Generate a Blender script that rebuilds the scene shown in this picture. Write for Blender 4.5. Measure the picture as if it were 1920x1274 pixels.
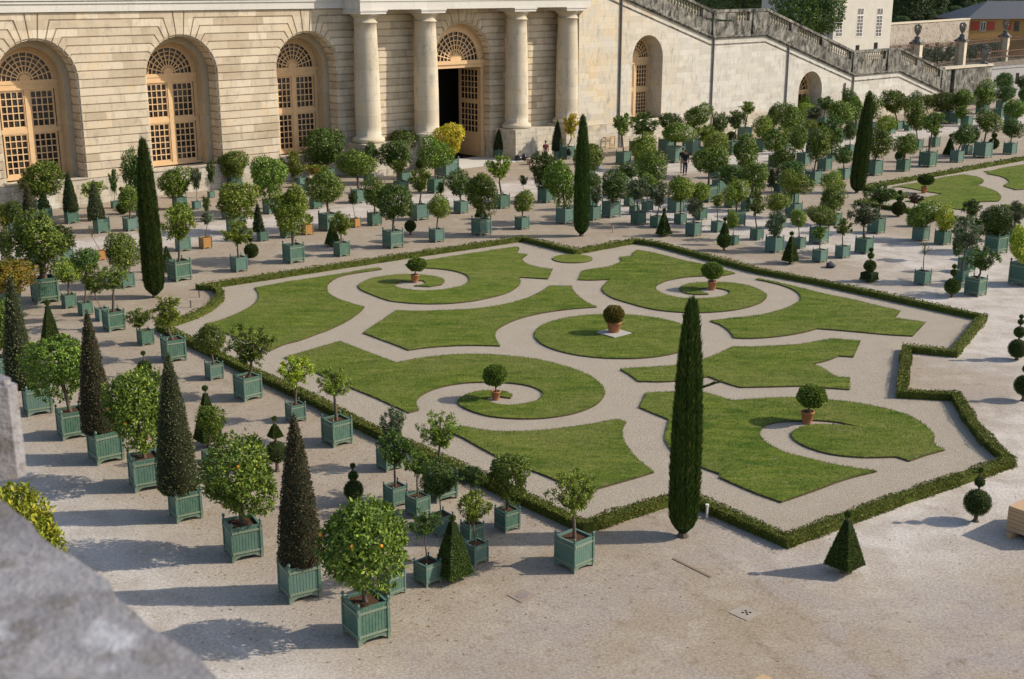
import bpy, math, random
from math import sin, cos, pi, radians, atan, atan2, sqrt, hypot, degrees
from mathutils import Vector, Matrix
R0 = random.Random(7)
for o in list(bpy.data.objects): bpy.data.objects.remove(o, do_unlink=True)
scene = bpy.context.scene
COL = scene.collection

# ---------------------------------------------------------------- camera, sky, sun, exposure
FPX = 2330.0; PITCH = atan(662/FPX); EYE = 12.9
cam = bpy.data.cameras.new('camera'); camo = bpy.data.objects.new('camera', cam); COL.objects.link(camo)
cam.sensor_width = 36; cam.lens = FPX/1920*36; cam.clip_end = 2000; cam.clip_start = 0.05
camo.location = (0, 0, EYE); camo.rotation_euler = (pi/2-PITCH, 0, 0)
cam.dof.use_dof = True; cam.dof.focus_distance = 46; cam.dof.aperture_fstop = 10
scene.camera = camo
SUN_EL = radians(34.5); SUN_AZ = radians(87.5)      # azimuth clockwise from +Y
world = bpy.data.worlds.new('World'); scene.world = world; world.use_nodes = True
wn = world.node_tree.nodes; wl = world.node_tree.links; wn.clear()
sky = wn.new('ShaderNodeTexSky'); sky.sky_type = 'NISHITA'; sky.sun_disc = False
sky.sun_elevation = SUN_EL; sky.sun_rotation = SUN_AZ; sky.dust_density = 1.5
bg = wn.new('ShaderNodeBackground'); bg.inputs[1].default_value = 0.14
wo = wn.new('ShaderNodeOutputWorld'); wl.new(sky.outputs[0], bg.inputs[0]); wl.new(bg.outputs[0], wo.inputs[0])
sl = bpy.data.lights.new('sun', 'SUN'); sl.energy = 4.1; sl.angle = radians(0.5); sl.color = (1.0, 0.92, 0.79)
so = bpy.data.objects.new('sun', sl); COL.objects.link(so)
sd = Vector((sin(SUN_AZ)*cos(SUN_EL), cos(SUN_AZ)*cos(SUN_EL), sin(SUN_EL)))
so.rotation_euler = (-sd).to_track_quat('-Z', 'Y').to_euler(); so.location = (40, 0, 60)
scene.view_settings.view_transform = 'Standard'; scene.view_settings.look = 'None'
scene.view_settings.exposure = 0.32; scene.view_settings.gamma = 1.0
scene.render.engine = 'CYCLES'
scene.cycles.max_bounces = 6; scene.cycles.transparent_max_bounces = 4

# ---------------------------------------------------------------- photograph survey -> world
CP, SP = cos(PITCH), sin(PITCH)
def ray(x, y):
    u = (x-960)/FPX; v = -(y-637)/FPX
    return (u, CP+v*SP, -SP+v*CP)
def G(x, y, z=0.0):
    d = ray(x, y); t = (z-EYE)/d[2]
    return (d[0]*t, d[1]*t)
def hgt(Y, y):
    v = -(y-637)/FPX
    return EYE + Y*(v*CP-SP)/(CP+v*SP)
def ppm(Y, z=0.0):
    return FPX/(Y*CP-(z-EYE)*SP)
AZ = radians(48.523); E = (sin(AZ), cos(AZ)); N = (cos(AZ), -sin(AZ)); RZ = pi/2-AZ
def EN(x, y): return (x*E[0]+y*E[1], x*N[0]+y*N[1])
def fromEN(e, n): return (e*E[0]+n*N[0], e*E[1]+n*N[1])

# ---------------------------------------------------------------- helpers
def tag(o, label=None, cat=None, group=None, kind=None):
    if label: o['label'] = label
    if cat: o['category'] = cat
    if group: o['group'] = group
    if kind: o['kind'] = kind
    return o
def empty(name, loc, rz=0, label=None, cat=None, group=None, parent=None):
    o = bpy.data.objects.new(name, None); COL.objects.link(o)
    o.location = loc; o.rotation_euler = (0, 0, rz); o.empty_display_size = .3
    if parent: o.parent = parent
    return tag(o, label, cat, group)
class MB:
    def __init__(s, org=(0, 0, 0)): s.v = []; s.f = []; s.o = org
    def add(s, vs, fs):
        n = len(s.v); ox, oy, oz = s.o
        s.v += [(a-ox, b-oy, c-oz) for a, b, c in vs]; s.f += [tuple(i+n for i in f) for f in fs]
    def box(s, x0, x1, y0, y1, z0, z1):
        s.add([(x0,y0,z0),(x1,y0,z0),(x1,y1,z0),(x0,y1,z0),(x0,y0,z1),(x1,y0,z1),(x1,y1,z1),(x0,y1,z1)],
              [(0,3,2,1),(4,5,6,7),(0,1,5,4),(1,2,6,5),(2,3,7,6),(3,0,4,7)])
    def obox(s, c, d, w, h, z0, z1):          # oriented box: centre, unit dir, length w along dir, width h
        px, py = -d[1], d[0]; q = []
        for z in (z0, z1):
            for a, b in ((-1,-1),(1,-1),(1,1),(-1,1)):
                q.append((c[0]+d[0]*a*w/2+px*b*h/2, c[1]+d[1]*a*w/2+py*b*h/2, z))
        s.add(q, [(0,3,2,1),(4,5,6,7),(0,1,5,4),(1,2,6,5),(2,3,7,6),(3,0,4,7)])
    def tube(s, p, q, r0, r1, n=6, cap=True):
        p = Vector(p); q = Vector(q); d = (q-p)
        if d.length < 1e-6: return
        d.normalize(); a = d.orthogonal().normalized(); b = d.cross(a); vs = []
        for c, r in ((p, r0), (q, r1)):
            for i in range(n):
                t = 2*pi*i/n; vs.append(tuple(c+a*(r*cos(t))+b*(r*sin(t))))
        fs = [(i, (i+1) % n, n+(i+1) % n, n+i) for i in range(n)]
        if cap: fs += [tuple(range(n-1, -1, -1)), tuple(range(n, 2*n))]
        s.add(vs, fs)
    def lathe(s, prof, c=(0, 0), n=16, ang=0.0):
        vs = []
        for r, z in prof:
            for i in range(n):
                t = 2*pi*i/n+ang; vs.append((c[0]+r*cos(t), c[1]+r*sin(t), z))
        fs = []
        for k in range(len(prof)-1):
            for i in range(n):
                j = (i+1) % n; fs.append((k*n+i, k*n+j, (k+1)*n+j, (k+1)*n+i))
        fs.append(tuple(range(n-1, -1, -1))); m = (len(prof)-1)*n; fs.append(tuple(range(m, m+n)))
        s.add(vs, fs)
    def sphere(s, c, r, n=10, m=6, sz=1.0):
        s.lathe([(max(r*sin(pi*k/m), 1e-4), c[2]-r*sz*cos(pi*k/m)) for k in range(m+1)], (c[0], c[1]), n)
    def prism(s, poly, y0, y1):               # polygon in (x, z), extruded along y
        n = len(poly)
        s.add([(x, y0, z) for x, z in poly]+[(x, y1, z) for x, z in poly],
              [tuple(range(n)), tuple(range(2*n-1, n-1, -1))]+[(i, i+n, (i+1) % n+n, (i+1) % n) for i in range(n)])
    def slab(s, poly, z0, z1):                # polygon in (x, y), extruded along z
        n = len(poly)
        s.add([(x, y, z0) for x, y in poly]+[(x, y, z1) for x, y in poly],
              [tuple(range(n-1, -1, -1)), tuple(range(n, 2*n))]+[(i, (i+1) % n, (i+1) % n+n, i+n) for i in range(n)])
    def mesh(s, name, m=None, smooth=False):
        me = bpy.data.meshes.new(name); me.from_pydata(s.v, [], s.f); me.update()
        if m: me.materials.append(m)
        if smooth: me.polygons.foreach_set('use_smooth', [True]*len(me.polygons))
        return me
    def build(s, name, m, parent=None, smooth=False):
        return link(name, s.mesh(name, m, smooth), parent)
def link(name, me, parent=None, loc=(0, 0, 0), mat=None):
    o = bpy.data.objects.new(name, me); COL.objects.link(o); o.location = loc
    if parent: o.parent = parent
    if mat:
        o.material_slots[0].link = 'OBJECT'; o.material_slots[0].material = mat
    return o

# ---------------------------------------------------------------- materials
class NT:
    def __init__(s, name, rough=0.8, spec=0.3):
        s.m = bpy.data.materials.new(name); s.m.use_nodes = True
        s.n = s.m.node_tree.nodes; s.l = s.m.node_tree.links
        s.b = s.n['Principled BSDF']; s.b.inputs['Roughness'].default_value = rough
        s.b.inputs['Specular IOR Level'].default_value = spec
    def new(s, t, **k):
        n = s.n.new(t)
        for a, b in k.items(): setattr(n, a, b)
        return n
    def set(s, sock, v):
        if hasattr(v, 'is_output') or hasattr(v, 'links'): s.l.new(v, sock)
        elif isinstance(v, tuple) and len(v) == 3 and sock.type == 'RGBA': sock.default_value = (*v, 1)
        else: sock.default_value = v
    def coord(s, out='Object', scale=(1, 1, 1)):
        t = s.new('ShaderNodeTexCoord'); mp = s.new('ShaderNodeMapping'); mp.inputs['Scale'].default_value = scale
        s.l.new(t.outputs[out], mp.inputs[0]); return mp.outputs[0]
    def noise(s, vec, scale, detail=4, rough=.55, dist=0.0):
        n = s.new('ShaderNodeTexNoise'); n.inputs['Scale'].default_value = scale; n.inputs['Detail'].default_value = detail
        n.inputs['Roughness'].default_value = rough; n.inputs['Distortion'].default_value = dist
        if vec: s.l.new(vec, n.inputs['Vector'])
        return n.outputs['Fac']
    def ramp(s, fac, a, b, ca=(0, 0, 0), cb=(1, 1, 1)):
        r = s.new('ShaderNodeMapRange'); r.inputs[1].default_value = a; r.inputs[2].default_value = b
        s.l.new(fac, r.inputs[0]); return r.outputs[0]
    def mix(s, f, a, b, mode='MIX'):
        m = s.new('ShaderNodeMix', data_type='RGBA', blend_type=mode)
        s.set(m.inputs[0], f); s.set(m.inputs[6], a); s.set(m.inputs[7], b); return m.outputs[2]
    def math(s, op, a, b=0.0, c=0.0):
        m = s.new('ShaderNodeMath', operation=op); s.set(m.inputs[0], a); s.set(m.inputs[1], b); s.set(m.inputs[2], c)
        return m.outputs[0]
    def color(s, c): s.set(s.b.inputs['Base Color'], c)
    def bump(s, h, strength=.3, dist=.02):
        b = s.new('ShaderNodeBump'); b.inputs['Strength'].default_value = strength; b.inputs['Distance'].default_value = dist
        s.l.new(h, b.inputs['Height']); s.l.new(b.outputs[0], s.b.inputs['Normal'])
    def rand(s): return s.new('ShaderNodeObjectInfo').outputs['Random']
    def island(s): return s.new('ShaderNodeNewGeometry').outputs['Random Per Island']

def leaf_mat(name, ca, cb, cc=None, thr=.85, transl=.16, rough=.5):
    t = NT(name, rough, .22)
    isl = t.island(); c = t.mix(isl, ca, cb)
    if cc: c = t.mix(t.math('GREATER_THAN', isl, thr), c, cc)
    v = t.coord(); nz = t.noise(v, 2.2, 2)
    c = t.mix(t.ramp(nz, .35, .7), c, t.mix(.5, c, cb), 'MIX')
    hs = t.new('ShaderNodeHueSaturation'); t.l.new(c, hs.inputs['Color'])
    r = t.rand(); t.l.new(t.math('MULTIPLY_ADD', r, .03, .487), hs.inputs['Hue'])
    t.l.new(t.math('MULTIPLY_ADD', r, .5, .75), hs.inputs['Value'])
    t.color(hs.outputs[0])
    tr = t.new('ShaderNodeBsdfTranslucent'); t.l.new(hs.outputs[0], tr.inputs[0])
    mx = t.new('ShaderNodeMixShader'); mx.inputs[0].default_value = transl
    out = t.n['Material Output']; t.l.new(t.b.outputs[0], mx.inputs[1]); t.l.new(tr.outputs[0], mx.inputs[2]); t.l.new(mx.outputs[0], out.inputs[0])
    return t.m
LEAF = {
 'g': leaf_mat('citrus_leaves', (.036,.070,.008), (.142,.200,.022), (.32,.37,.055), .87),
 'd': leaf_mat('dark_glossy_leaves', (.023,.050,.009), (.088,.142,.020), (.20,.25,.05), .90),
 'b': leaf_mat('bright_citrus_leaves', (.055,.090,.010), (.195,.250,.024), (.38,.38,.05), .84),
 's': leaf_mat('silvery_olive_leaves', (.045,.068,.025), (.125,.155,.068), (.23,.25,.15), .87),
 'y': leaf_mat('yellow_autumn_leaves', (.20,.19,.02), (.55,.42,.03), (.66,.36,.02), .85),
 'Y': leaf_mat('yellow_green_leaves', (.11,.16,.014), (.34,.39,.03), (.55,.50,.04), .82),
 'r': leaf_mat('rust_gold_leaves', (.12,.13,.014), (.34,.27,.025), (.36,.17,.02), .86),
 'o': leaf_mat('green_red_tipped_leaves', (.035,.075,.015), (.12,.18,.03), (.30,.13,.03), .85),
 'G': leaf_mat('cone_dark_green', (.016,.040,.010), (.055,.095,.022), (.11,.15,.04), .93),
 'B': leaf_mat('cone_green_brown', (.050,.064,.024), (.145,.160,.062), (.19,.165,.085), .93),
 'R': leaf_mat('cone_red_brown', (.048,.046,.022), (.150,.118,.056), (.19,.115,.065), .90),
 'P': leaf_mat('purple_leaves', (.030,.016,.014), (.085,.042,.028), (.12,.08,.03), .8)}
YEW = leaf_mat('clipped_yew', (.036,.058,.010), (.105,.140,.026), (.19,.20,.05), .92, .1, .6)
BALL = leaf_mat('clipped_box', (.055,.095,.012), (.175,.235,.028), (.28,.32,.05), .9, .15, .5)
BROWNBALL = leaf_mat('bronzed_box', (.08,.085,.014), (.23,.19,.030), (.30,.16,.03), .75, .15, .5)
CYP = leaf_mat('cypress_foliage', (.022,.046,.008), (.075,.125,.020), (.15,.15,.035), .88, .1, .6)
HEDGE = leaf_mat('box_hedge_leaves', (.055,.080,.011), (.165,.200,.027), (.28,.22,.05), .86, .12, .6)
WOODS = leaf_mat('woodland_leaves', (.020,.042,.012), (.07,.11,.028), (.13,.17,.05), .92)
def core_mat(name, c):
    t = NT(name, .95, .1); v = t.coord(); t.color(t.mix(t.noise(v, 30, 3), tuple(x*.5 for x in c), c)); t.bump(t.noise(v, 40, 3), .6, .03); return t.m
YEWC = core_mat('yew_twigs', (.022,.035,.010)); CYPC = core_mat('cypress_twigs', (.016,.034,.010)); HEDC = core_mat('hedge_twigs', (.10,.12,.022))
CONEC = core_mat('cone_twigs', (.030,.034,.016))

def paint_mat():
    t = NT('green_planter_paint', .5, .35); v = t.coord()
    r = t.rand()
    c = t.mix(r, (.055,.122,.080), (.105,.178,.145))
    c = t.mix(t.math('MULTIPLY', t.ramp(t.noise(v, 5, 5, .7), .48, .70), .8), c, t.mix(.5, c, (.22,.26,.20)))
    sp = t.new('ShaderNodeSeparateXYZ'); t.l.new(v, sp.inputs[0])
    low = t.ramp(t.math('ADD', sp.outputs[2], t.math('MULTIPLY', t.noise(v, 9, 4), .16)), .30, .12)
    c = t.mix(t.math('MULTIPLY', low, .55), c, (.27,.28,.19))
    t.color(c); t.bump(t.noise(t.coord('Object', (14, 14, 1.5)), 6, 3), .12, .01); return t.m
PAINT = paint_mat()
def wood_mat(name, a, b):
    t = NT(name, .6); v = t.coord('Object', (12, 12, 1)); t.color(t.mix(t.noise(v, 3, 5), a, b)); return t.m
WOOD = wood_mat('varnished_orange_wood', (.30,.13,.035), (.55,.28,.09))
LUMBER = wood_mat('raw_lumber', (.34,.20,.10), (.55,.38,.22))
IRON = NT('black_iron', .5); IRON.color((.02, .025, .022)); IRON = IRON.m
def soil_mat():
    t = NT('soil', .95, .1); v = t.coord('Object'); t.color(t.mix(t.noise(v, 14, 5), (.035,.016,.008), (.13,.075,.045))); t.bump(t.noise(v, 25, 4), .8, .04); return t.m
SOIL = soil_mat()
def bark_mat():
    t = NT('bark', .9, .15); v = t.coord('Object', (30, 30, 2)); t.color(t.mix(t.noise(v, 3, 4), (.05,.038,.028), (.17,.13,.10))); return t.m
BARK = bark_mat()
def terra_mat():
    t = NT('terracotta', .75, .25); v = t.coord(); c = t.mix(t.noise(v, 6, 4), (.30,.115,.05), (.42,.18,.085))
    t.color(t.mix(t.ramp(t.noise(v, 2.5, 5), .55, .75), c, (.42,.33,.24))); return t.m
TERRA = terra_mat()
def ground_mat():
    t = NT('sandy_gravel', .95, .12); v = t.coord('Object')
    sp = t.new('ShaderNodeSeparateXYZ'); t.l.new(v, sp.inputs[0]); X, Y = sp.outputs[0], sp.outputs[1]
    e = t.math('ADD', t.math('MULTIPLY', X, E[0]), t.math('MULTIPLY', Y, E[1]))
    n = t.math('ADD', t.math('MULTIPLY', X, N[0]), t.math('MULTIPLY', Y, N[1]))
    big = t.noise(v, .16, 5, .6); mid = t.noise(v, .9, 5, .6); fine = t.noise(v, 14, 4, .7); vf = t.noise(v, 60, 2, .7)
    wob = t.math('MULTIPLY', t.math('SUBTRACT', big, .5), 5.0)
    wob2 = t.math('MULTIPLY', t.math('SUBTRACT', mid, .5), 2.6)
    def band(c, val, half, soft):
        d = t.math('ABSOLUTE', t.math('ADD', t.math('SUBTRACT', c, val), t.math('ADD', t.math('MULTIPLY', wob, .35), wob2)))
        return t.ramp(d, half+soft, half)
    lane = band(n, -61.0, 1.5, 1.8)                                  # worn lane beside the building
    lane2 = t.math('MULTIPLY', band(e, 55.5, 2.2, 2.5), t.ramp(n, -58, -52))
    lane2 = t.math('MULTIPLY', lane2, 1.0)
    east = t.math('MULTIPLY', t.ramp(t.math('ADD', e, t.math('ADD', wob, wob2)), 38.5, 42), t.ramp(t.math('ADD', n, wob), -33, -27))
    front = t.math('MULTIPLY', t.ramp(t.math('ADD', e, wob2), 21, 25), t.math('MULTIPLY', t.ramp(t.math('ADD', n, wob2), -18.5, -16.5), t.ramp(t.math('ADD', n, t.math('ADD', wob, wob2)), -11.0, -13.5)))
    west = t.math('MULTIPLY', band(e, 9.0, 1.8, 2.5), t.ramp(n, -48, -44))
    m = t.math('MAXIMUM', t.math('MAXIMUM', lane, lane2), t.math('MAXIMUM', east, t.math('MAXIMUM', front, west)))
    m = t.math('MULTIPLY', m, t.math('MULTIPLY_ADD', t.ramp(mid, .25, .55), .5, .5))
    tan = t.mix(t.ramp(big, .35, .65), (.325,.262,.190), (.365,.308,.243))
    tan = t.mix(t.math('MULTIPLY', t.ramp(t.noise(v, .33, 4, .6, .5), .42, .60), t.ramp(n, -30, -10)), tan, (.345,.300,.270)); tan = t.mix(t.ramp(mid, .5, .72), tan, (.405,.350,.280))
    tan = t.mix(t.ramp(t.noise(v, 3.2, 4, .6), .55, .8), tan, (.25,.185,.13))
    pale = t.mix(t.ramp(mid, .35, .7), (.47,.42,.37), (.60,.555,.505))
    c = t.mix(t.math('MULTIPLY', m, .9), tan, pale)
    scf = t.noise(t.coord('Object', (1.0, 2.6, 1)), 3.5, 6, .78, 1.6); c = t.mix(t.math('MULTIPLY', t.ramp(scf, .57, .66), .45), c, t.mix(1.0, c, (.68,.64,.60), 'MULTIPLY')); c = t.mix(t.math('MULTIPLY', t.ramp(scf, .40, .32), .4), c, t.mix(1.0, c, (1.18,1.16,1.14), 'MULTIPLY'))
    c = t.mix(t.math('MULTIPLY', t.ramp(fine, .42, .64), .55), c, t.mix(1.0, c, (.52,.46,.42), 'MULTIPLY'))
    c = t.mix(t.math('MULTIPLY', t.ramp(vf, .55, .8), .5), c, t.mix(1.0, c, (1.5,1.45,1.4), 'MULTIPLY'))
    c = t.mix(t.math('MULTIPLY', t.ramp(vf, .42, .25), .55), c, t.mix(1.0, c, (.5,.45,.42), 'MULTIPLY'))
    trk = None
    for cx_, cy_, r_ in ((-30, 8, 38), (-30, 8, 39.5), (40, -14, 46), (40, -14, 47.6), (30, 60, 34.5), (30, 60, 36.0), (6, -60, 79), (6, -60, 80.5)):
        dx = t.math('SUBTRACT', X, float(cx_)); dy = t.math('SUBTRACT', Y, float(cy_)); L_ = t.math('SQRT', t.math('ADD', t.math('MULTIPLY', dx, dx), t.math('MULTIPLY', dy, dy)))
        b_ = t.ramp(t.math('ABSOLUTE', t.math('SUBTRACT', L_, float(r_))), .16, .09); trk = b_ if trk is None else t.math('MAXIMUM', trk, b_)
    trk = t.math('MULTIPLY', trk, t.ramp(t.noise(v, 1.7, 5, .7), .42, .60))
    c = t.mix(t.math('MULTIPLY', trk, .45), c, t.mix(1.0, c, (.72,.68,.63), 'MULTIPLY'))
    t.color(c)
    h = t.math('ADD', t.math('MULTIPLY', fine, .6), t.math('MULTIPLY', t.noise(t.coord('Object', (1, 3, 1)), 5, 5, .65, 1.0), 1.0))
    t.bump(t.math('ADD', h, t.math('MULTIPLY', vf, .25)), .55, .05); return t.m
def parterre_mat():
    t = NT('parterre_gravel', .95, .12); v = t.coord('Object')
    fine = t.noise(v, 26, 4, .75); mid = t.noise(v, 1.2, 5, .6); vf = t.noise(v, 70, 2, .7)
    c = t.mix(mid, (.42,.36,.28), (.52,.455,.365))
    c = t.mix(t.math('MULTIPLY', t.ramp(fine, .42, .60), .75), c, t.mix(1.0, c, (.60,.56,.53), 'MULTIPLY'))
    c = t.mix(t.math('MULTIPLY', t.ramp(vf, .45, .3), .7), c, t.mix(1.0, c, (.5,.46,.44), 'MULTIPLY'))
    c = t.mix(t.math('MULTIPLY', t.ramp(t.noise(v, 4, 4, .6), .6, .8), .35), c, (.30,.25,.20))
    t.color(c); t.bump(t.math('ADD', fine, t.noise(t.coord('Object', (1, 2.5, 1)), 7, 5, .65, 1.0)), .9, .05); return t.m
def lawn_mat():
    t = NT('mown_lawn', .95, .08); v = t.coord('Object')
    rot = t.new('ShaderNodeMapping'); rot.inputs['Rotation'].default_value = (0, 0, .25); rot.inputs['Scale'].default_value = (.45, 1.6, 1); t.l.new(v, rot.inputs[0]); q = rot.outputs[0]
    big = t.noise(v, .22, 4, .6); mid = t.noise(q, 1.3, 6, .72, .5); st = t.noise(q, 5.0, 5, .75, .6); fine = t.noise(q, 24, 4, .75)
    c = t.mix(t.ramp(mid, .36, .64), (.072,.125,.013), (.190,.215,.036))
    c = t.mix(t.math('MULTIPLY', t.ramp(big, .42, .62), .55), c, (.215,.205,.062))
    c = t.mix(t.math('MULTIPLY', t.ramp(t.noise(v, 2.2, 5, .75), .56, .72), .65), c, (.31,.255,.115))
    c = t.mix(t.math('MULTIPLY', t.ramp(st, .50, .62), .60), c, t.mix(1.0, c, (.45,.58,.36), 'MULTIPLY'))
    c = t.mix(t.math('MULTIPLY', t.ramp(fine, .44, .58), .55), c, t.mix(1.0, c, (.50,.58,.42), 'MULTIPLY'))
    t.color(c); t.bump(t.math('ADD', fine, t.math('ADD', st, t.math('MULTIPLY', mid, .6))), .8, .05); return t.m
GROUND, PGRAV, LAWN = ground_mat(), parterre_mat(), lawn_mat()
def stone_mat(name, a, b, stain, joint=.35, bw=1.1, bh=.5, mortar=.012, stainamt=.5, grey=0.0, z0=0.0, warm=None, patch=.5):
    t = NT(name, .9, .12); v = t.coord('Object')
    sp = t.new('ShaderNodeSeparateXYZ'); t.l.new(v, sp.inputs[0]); cb = t.new('ShaderNodeCombineXYZ')
    wz = t.math('MULTIPLY', t.math('SUBTRACT', t.noise(v, .35, 2), .5), .05)
    t.l.new(t.math('ADD', sp.outputs[0], t.math('MULTIPLY', sp.outputs[1], .8)), cb.inputs[0]); t.l.new(t.math('ADD', t.math('SUBTRACT', sp.outputs[2], z0), wz), cb.inputs[1])
    br = t.new('ShaderNodeTexBrick'); t.l.new(cb.outputs[0], br.inputs['Vector']); br.inputs['Scale'].default_value = 1
    br.offset_frequency = 2; br.squash = 1.35; br.squash_frequency = 3
    br.inputs['Brick Width'].default_value = bw; br.inputs['Row Height'].default_value = bh; br.inputs['Mortar Size'].default_value = mortar
    br.inputs['Color1'].default_value = (0,0,0,1); br.inputs['Color2'].default_value = (1,1,1,1); br.inputs['Mortar'].default_value = (.5,.5,.5,1)
    br.inputs['Mortar Smooth'].default_value = .2
    big = t.noise(v, .30, 5, .62, .8); mid = t.noise(t.coord('Object', (1, 1, .5)), 1.9, 7, .72, .6); st_ = t.noise(t.coord('Object', (1.6, 1.6, .22)), 2.4, 6, .7, .4)
    cc = t.new('ShaderNodeSeparateColor'); t.l.new(br.outputs['Color'], cc.inputs[0])
    c = t.mix(cc.outputs[0], a, b)
    if warm: c = t.mix(t.math('MULTIPLY', t.ramp(sp.outputs[0], warm[1], warm[0]), t.ramp(t.noise(v, .5, 5, .65, .7), .33, .62)), c, t.mix(cc.outputs[0], (.60,.43,.22), (.62,.50,.31)))
    c = t.mix(t.math('MULTIPLY', t.ramp(big, .40, .62), .5), c, t.mix(1.0, b, (.92,.90,.88), 'MULTIPLY'))
    c = t.mix(t.math('MULTIPLY', t.ramp(mid, .52-.10*grey, .72-.12*grey), stainamt), c, stain)
    c = t.mix(t.math('MULTIPLY', t.ramp(st_, .56-.08*grey, .74-.10*grey), stainamt*(.9-.5*grey)), c, stain)
    c = t.mix(t.math('MULTIPLY', t.math('MULTIPLY', t.ramp(t.noise(v, .75, 5, .6), .55, .68), t.ramp(cc.outputs[0], .3, .8)), patch), c, (.60,.42,.19) if grey < .5 else (.42,.39,.33))
    c = t.mix(t.math('MULTIPLY', t.ramp(t.noise(v, 7, 4, .7), .62, .75), .3), c, t.mix(1.0, c, (.6,.57,.52), 'MULTIPLY'))
    jf = t.math('MULTIPLY', br.outputs['Fac'], t.math('MULTIPLY', t.ramp(t.noise(v, 1.3, 4, .7), .30, .62), joint))
    c = t.mix(jf, c, (.13,.10,.07))
    t.color(c); t.bump(t.math('SUBTRACT', t.noise(v, 9, 5, .7), t.math('MULTIPLY', jf, 1.2)), .45, .03); return t.m
STONE = stone_mat('cream_facade_stone', (.38,.30,.20), (.62,.53,.40), (.24,.21,.17), .50, 1.35, .4958, .010, .70, 0, .0626)
PLAINST = stone_mat('smooth_niche_stone', (.40,.32,.21), (.46,.38,.27), (.27,.23,.18), .25, 1.6, .95, .008, .7)
ASHLAR = stone_mat('pale_ashlar_wall', (.44,.405,.345), (.565,.535,.475), (.27,.255,.225), .42, 1.35, .48, .008, .85, 0, 0, (-24.5, -8), .30)
COLST = stone_mat('column_stone', (.47,.40,.285), (.54,.47,.36), (.25,.24,.22), .45, 90, 1.05, .010, .85, 0, 0, None, .3)
WHITEST = stone_mat('white_cornice_stone', (.52,.49,.435), (.60,.57,.515), (.36,.345,.31), .3, 1.8, 60, .008, .35, 0, 0, None, .15)
GREYST = stone_mat('blackened_stone', (.15,.14,.12), (.34,.32,.27), (.032,.031,.028), .5, 1.2, .5, .012, .95, 1.0, 0, None, .35)
PLINTH = stone_mat('weathered_plinth_stone', (.40,.35,.27), (.54,.49,.40), (.16,.145,.125), .6, .8, .4, .016, .85)
REVEAL = STONE
def plain(name, c, rough=.7, spec=.3, var=.0, sc=8):
    t = NT(name, rough, spec)
    if var: v = t.coord(); t.color(t.mix(t.noise(v, sc, 4), tuple(x*(1-var) for x in c), tuple(min(1, x*(1+var)) for x in c)))
    else: t.color(c)
    return t.m
JOIN = plain('ochre_joinery_paint', (.60,.40,.215), .65, .2, .18, 3)
t = NT('dark_window_glass', .12, .5); v = t.coord('Object', (1, 1, 1)); t.color(t.mix(t.ramp(t.noise(v, 1.6, 3, .6, .5), .45, .7), (.010,.010,.012), (.085,.070,.055))); GLASS = t.m  # brown mottling in the colour stands in for varied reflections and curtains
DARK = plain('unlit_hall', (.02,.018,.015), .9, .1)  # near-black colour stands in for shade inside hall, openings and holes
PIPE = plain('lead_drainpipe', (.12,.11,.105), .6, .4, .2)

# ---------------------------------------------------------------- ground and parterre
g = MB(); g.box(-400, 500, -60, 900, -1, 0)
tag(g.build('ground', GROUND), kind='structure')
def poly_px(ox, oy, sc, pts, z=0.05):
    return [G(ox+x/sc, oy+y/sc, z) for x, y in pts]
def spline(pts, corner=.80, sub=4):
    """smooth a closed outline, keeping sharp corners"""
    n = len(pts); V = [Vector(p) for p in pts]; hard = []
    for i in range(n):
        a = (V[i]-V[i-1]); b = (V[(i+1) % n]-V[i])
        hard.append(a.length < 1e-6 or b.length < 1e-6 or a.normalized().dot(b.normalized()) < corner)
    out = []
    for i in range(n):
        p1, p2 = V[i], V[(i+1) % n]
        p0 = V[i-1] if not hard[i] else p1*2-p2
        p3 = V[(i+2) % n] if not hard[(i+1) % n] else p2*2-p1
        for k in range(sub):
            t = k/sub
            q = .5*((2*p1)+(p2-p0)*t+(2*p0-5*p1+4*p2-p3)*t*t+(3*p1-p0-3*p2+p3)*t**3)
            out.append((q.x, q.y))
    return out
A = (380, 440, 4.8); Bv = (640, 440, 3.838); Cv = (1060, 440, 4.8); Dv = (1300, 500, 3.838); Ev = (520, 630, 2.997); Fv = (1180, 700, 2.595); Gv = (1580, 260, 5.647); PX = (0, 0, 1)
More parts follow.
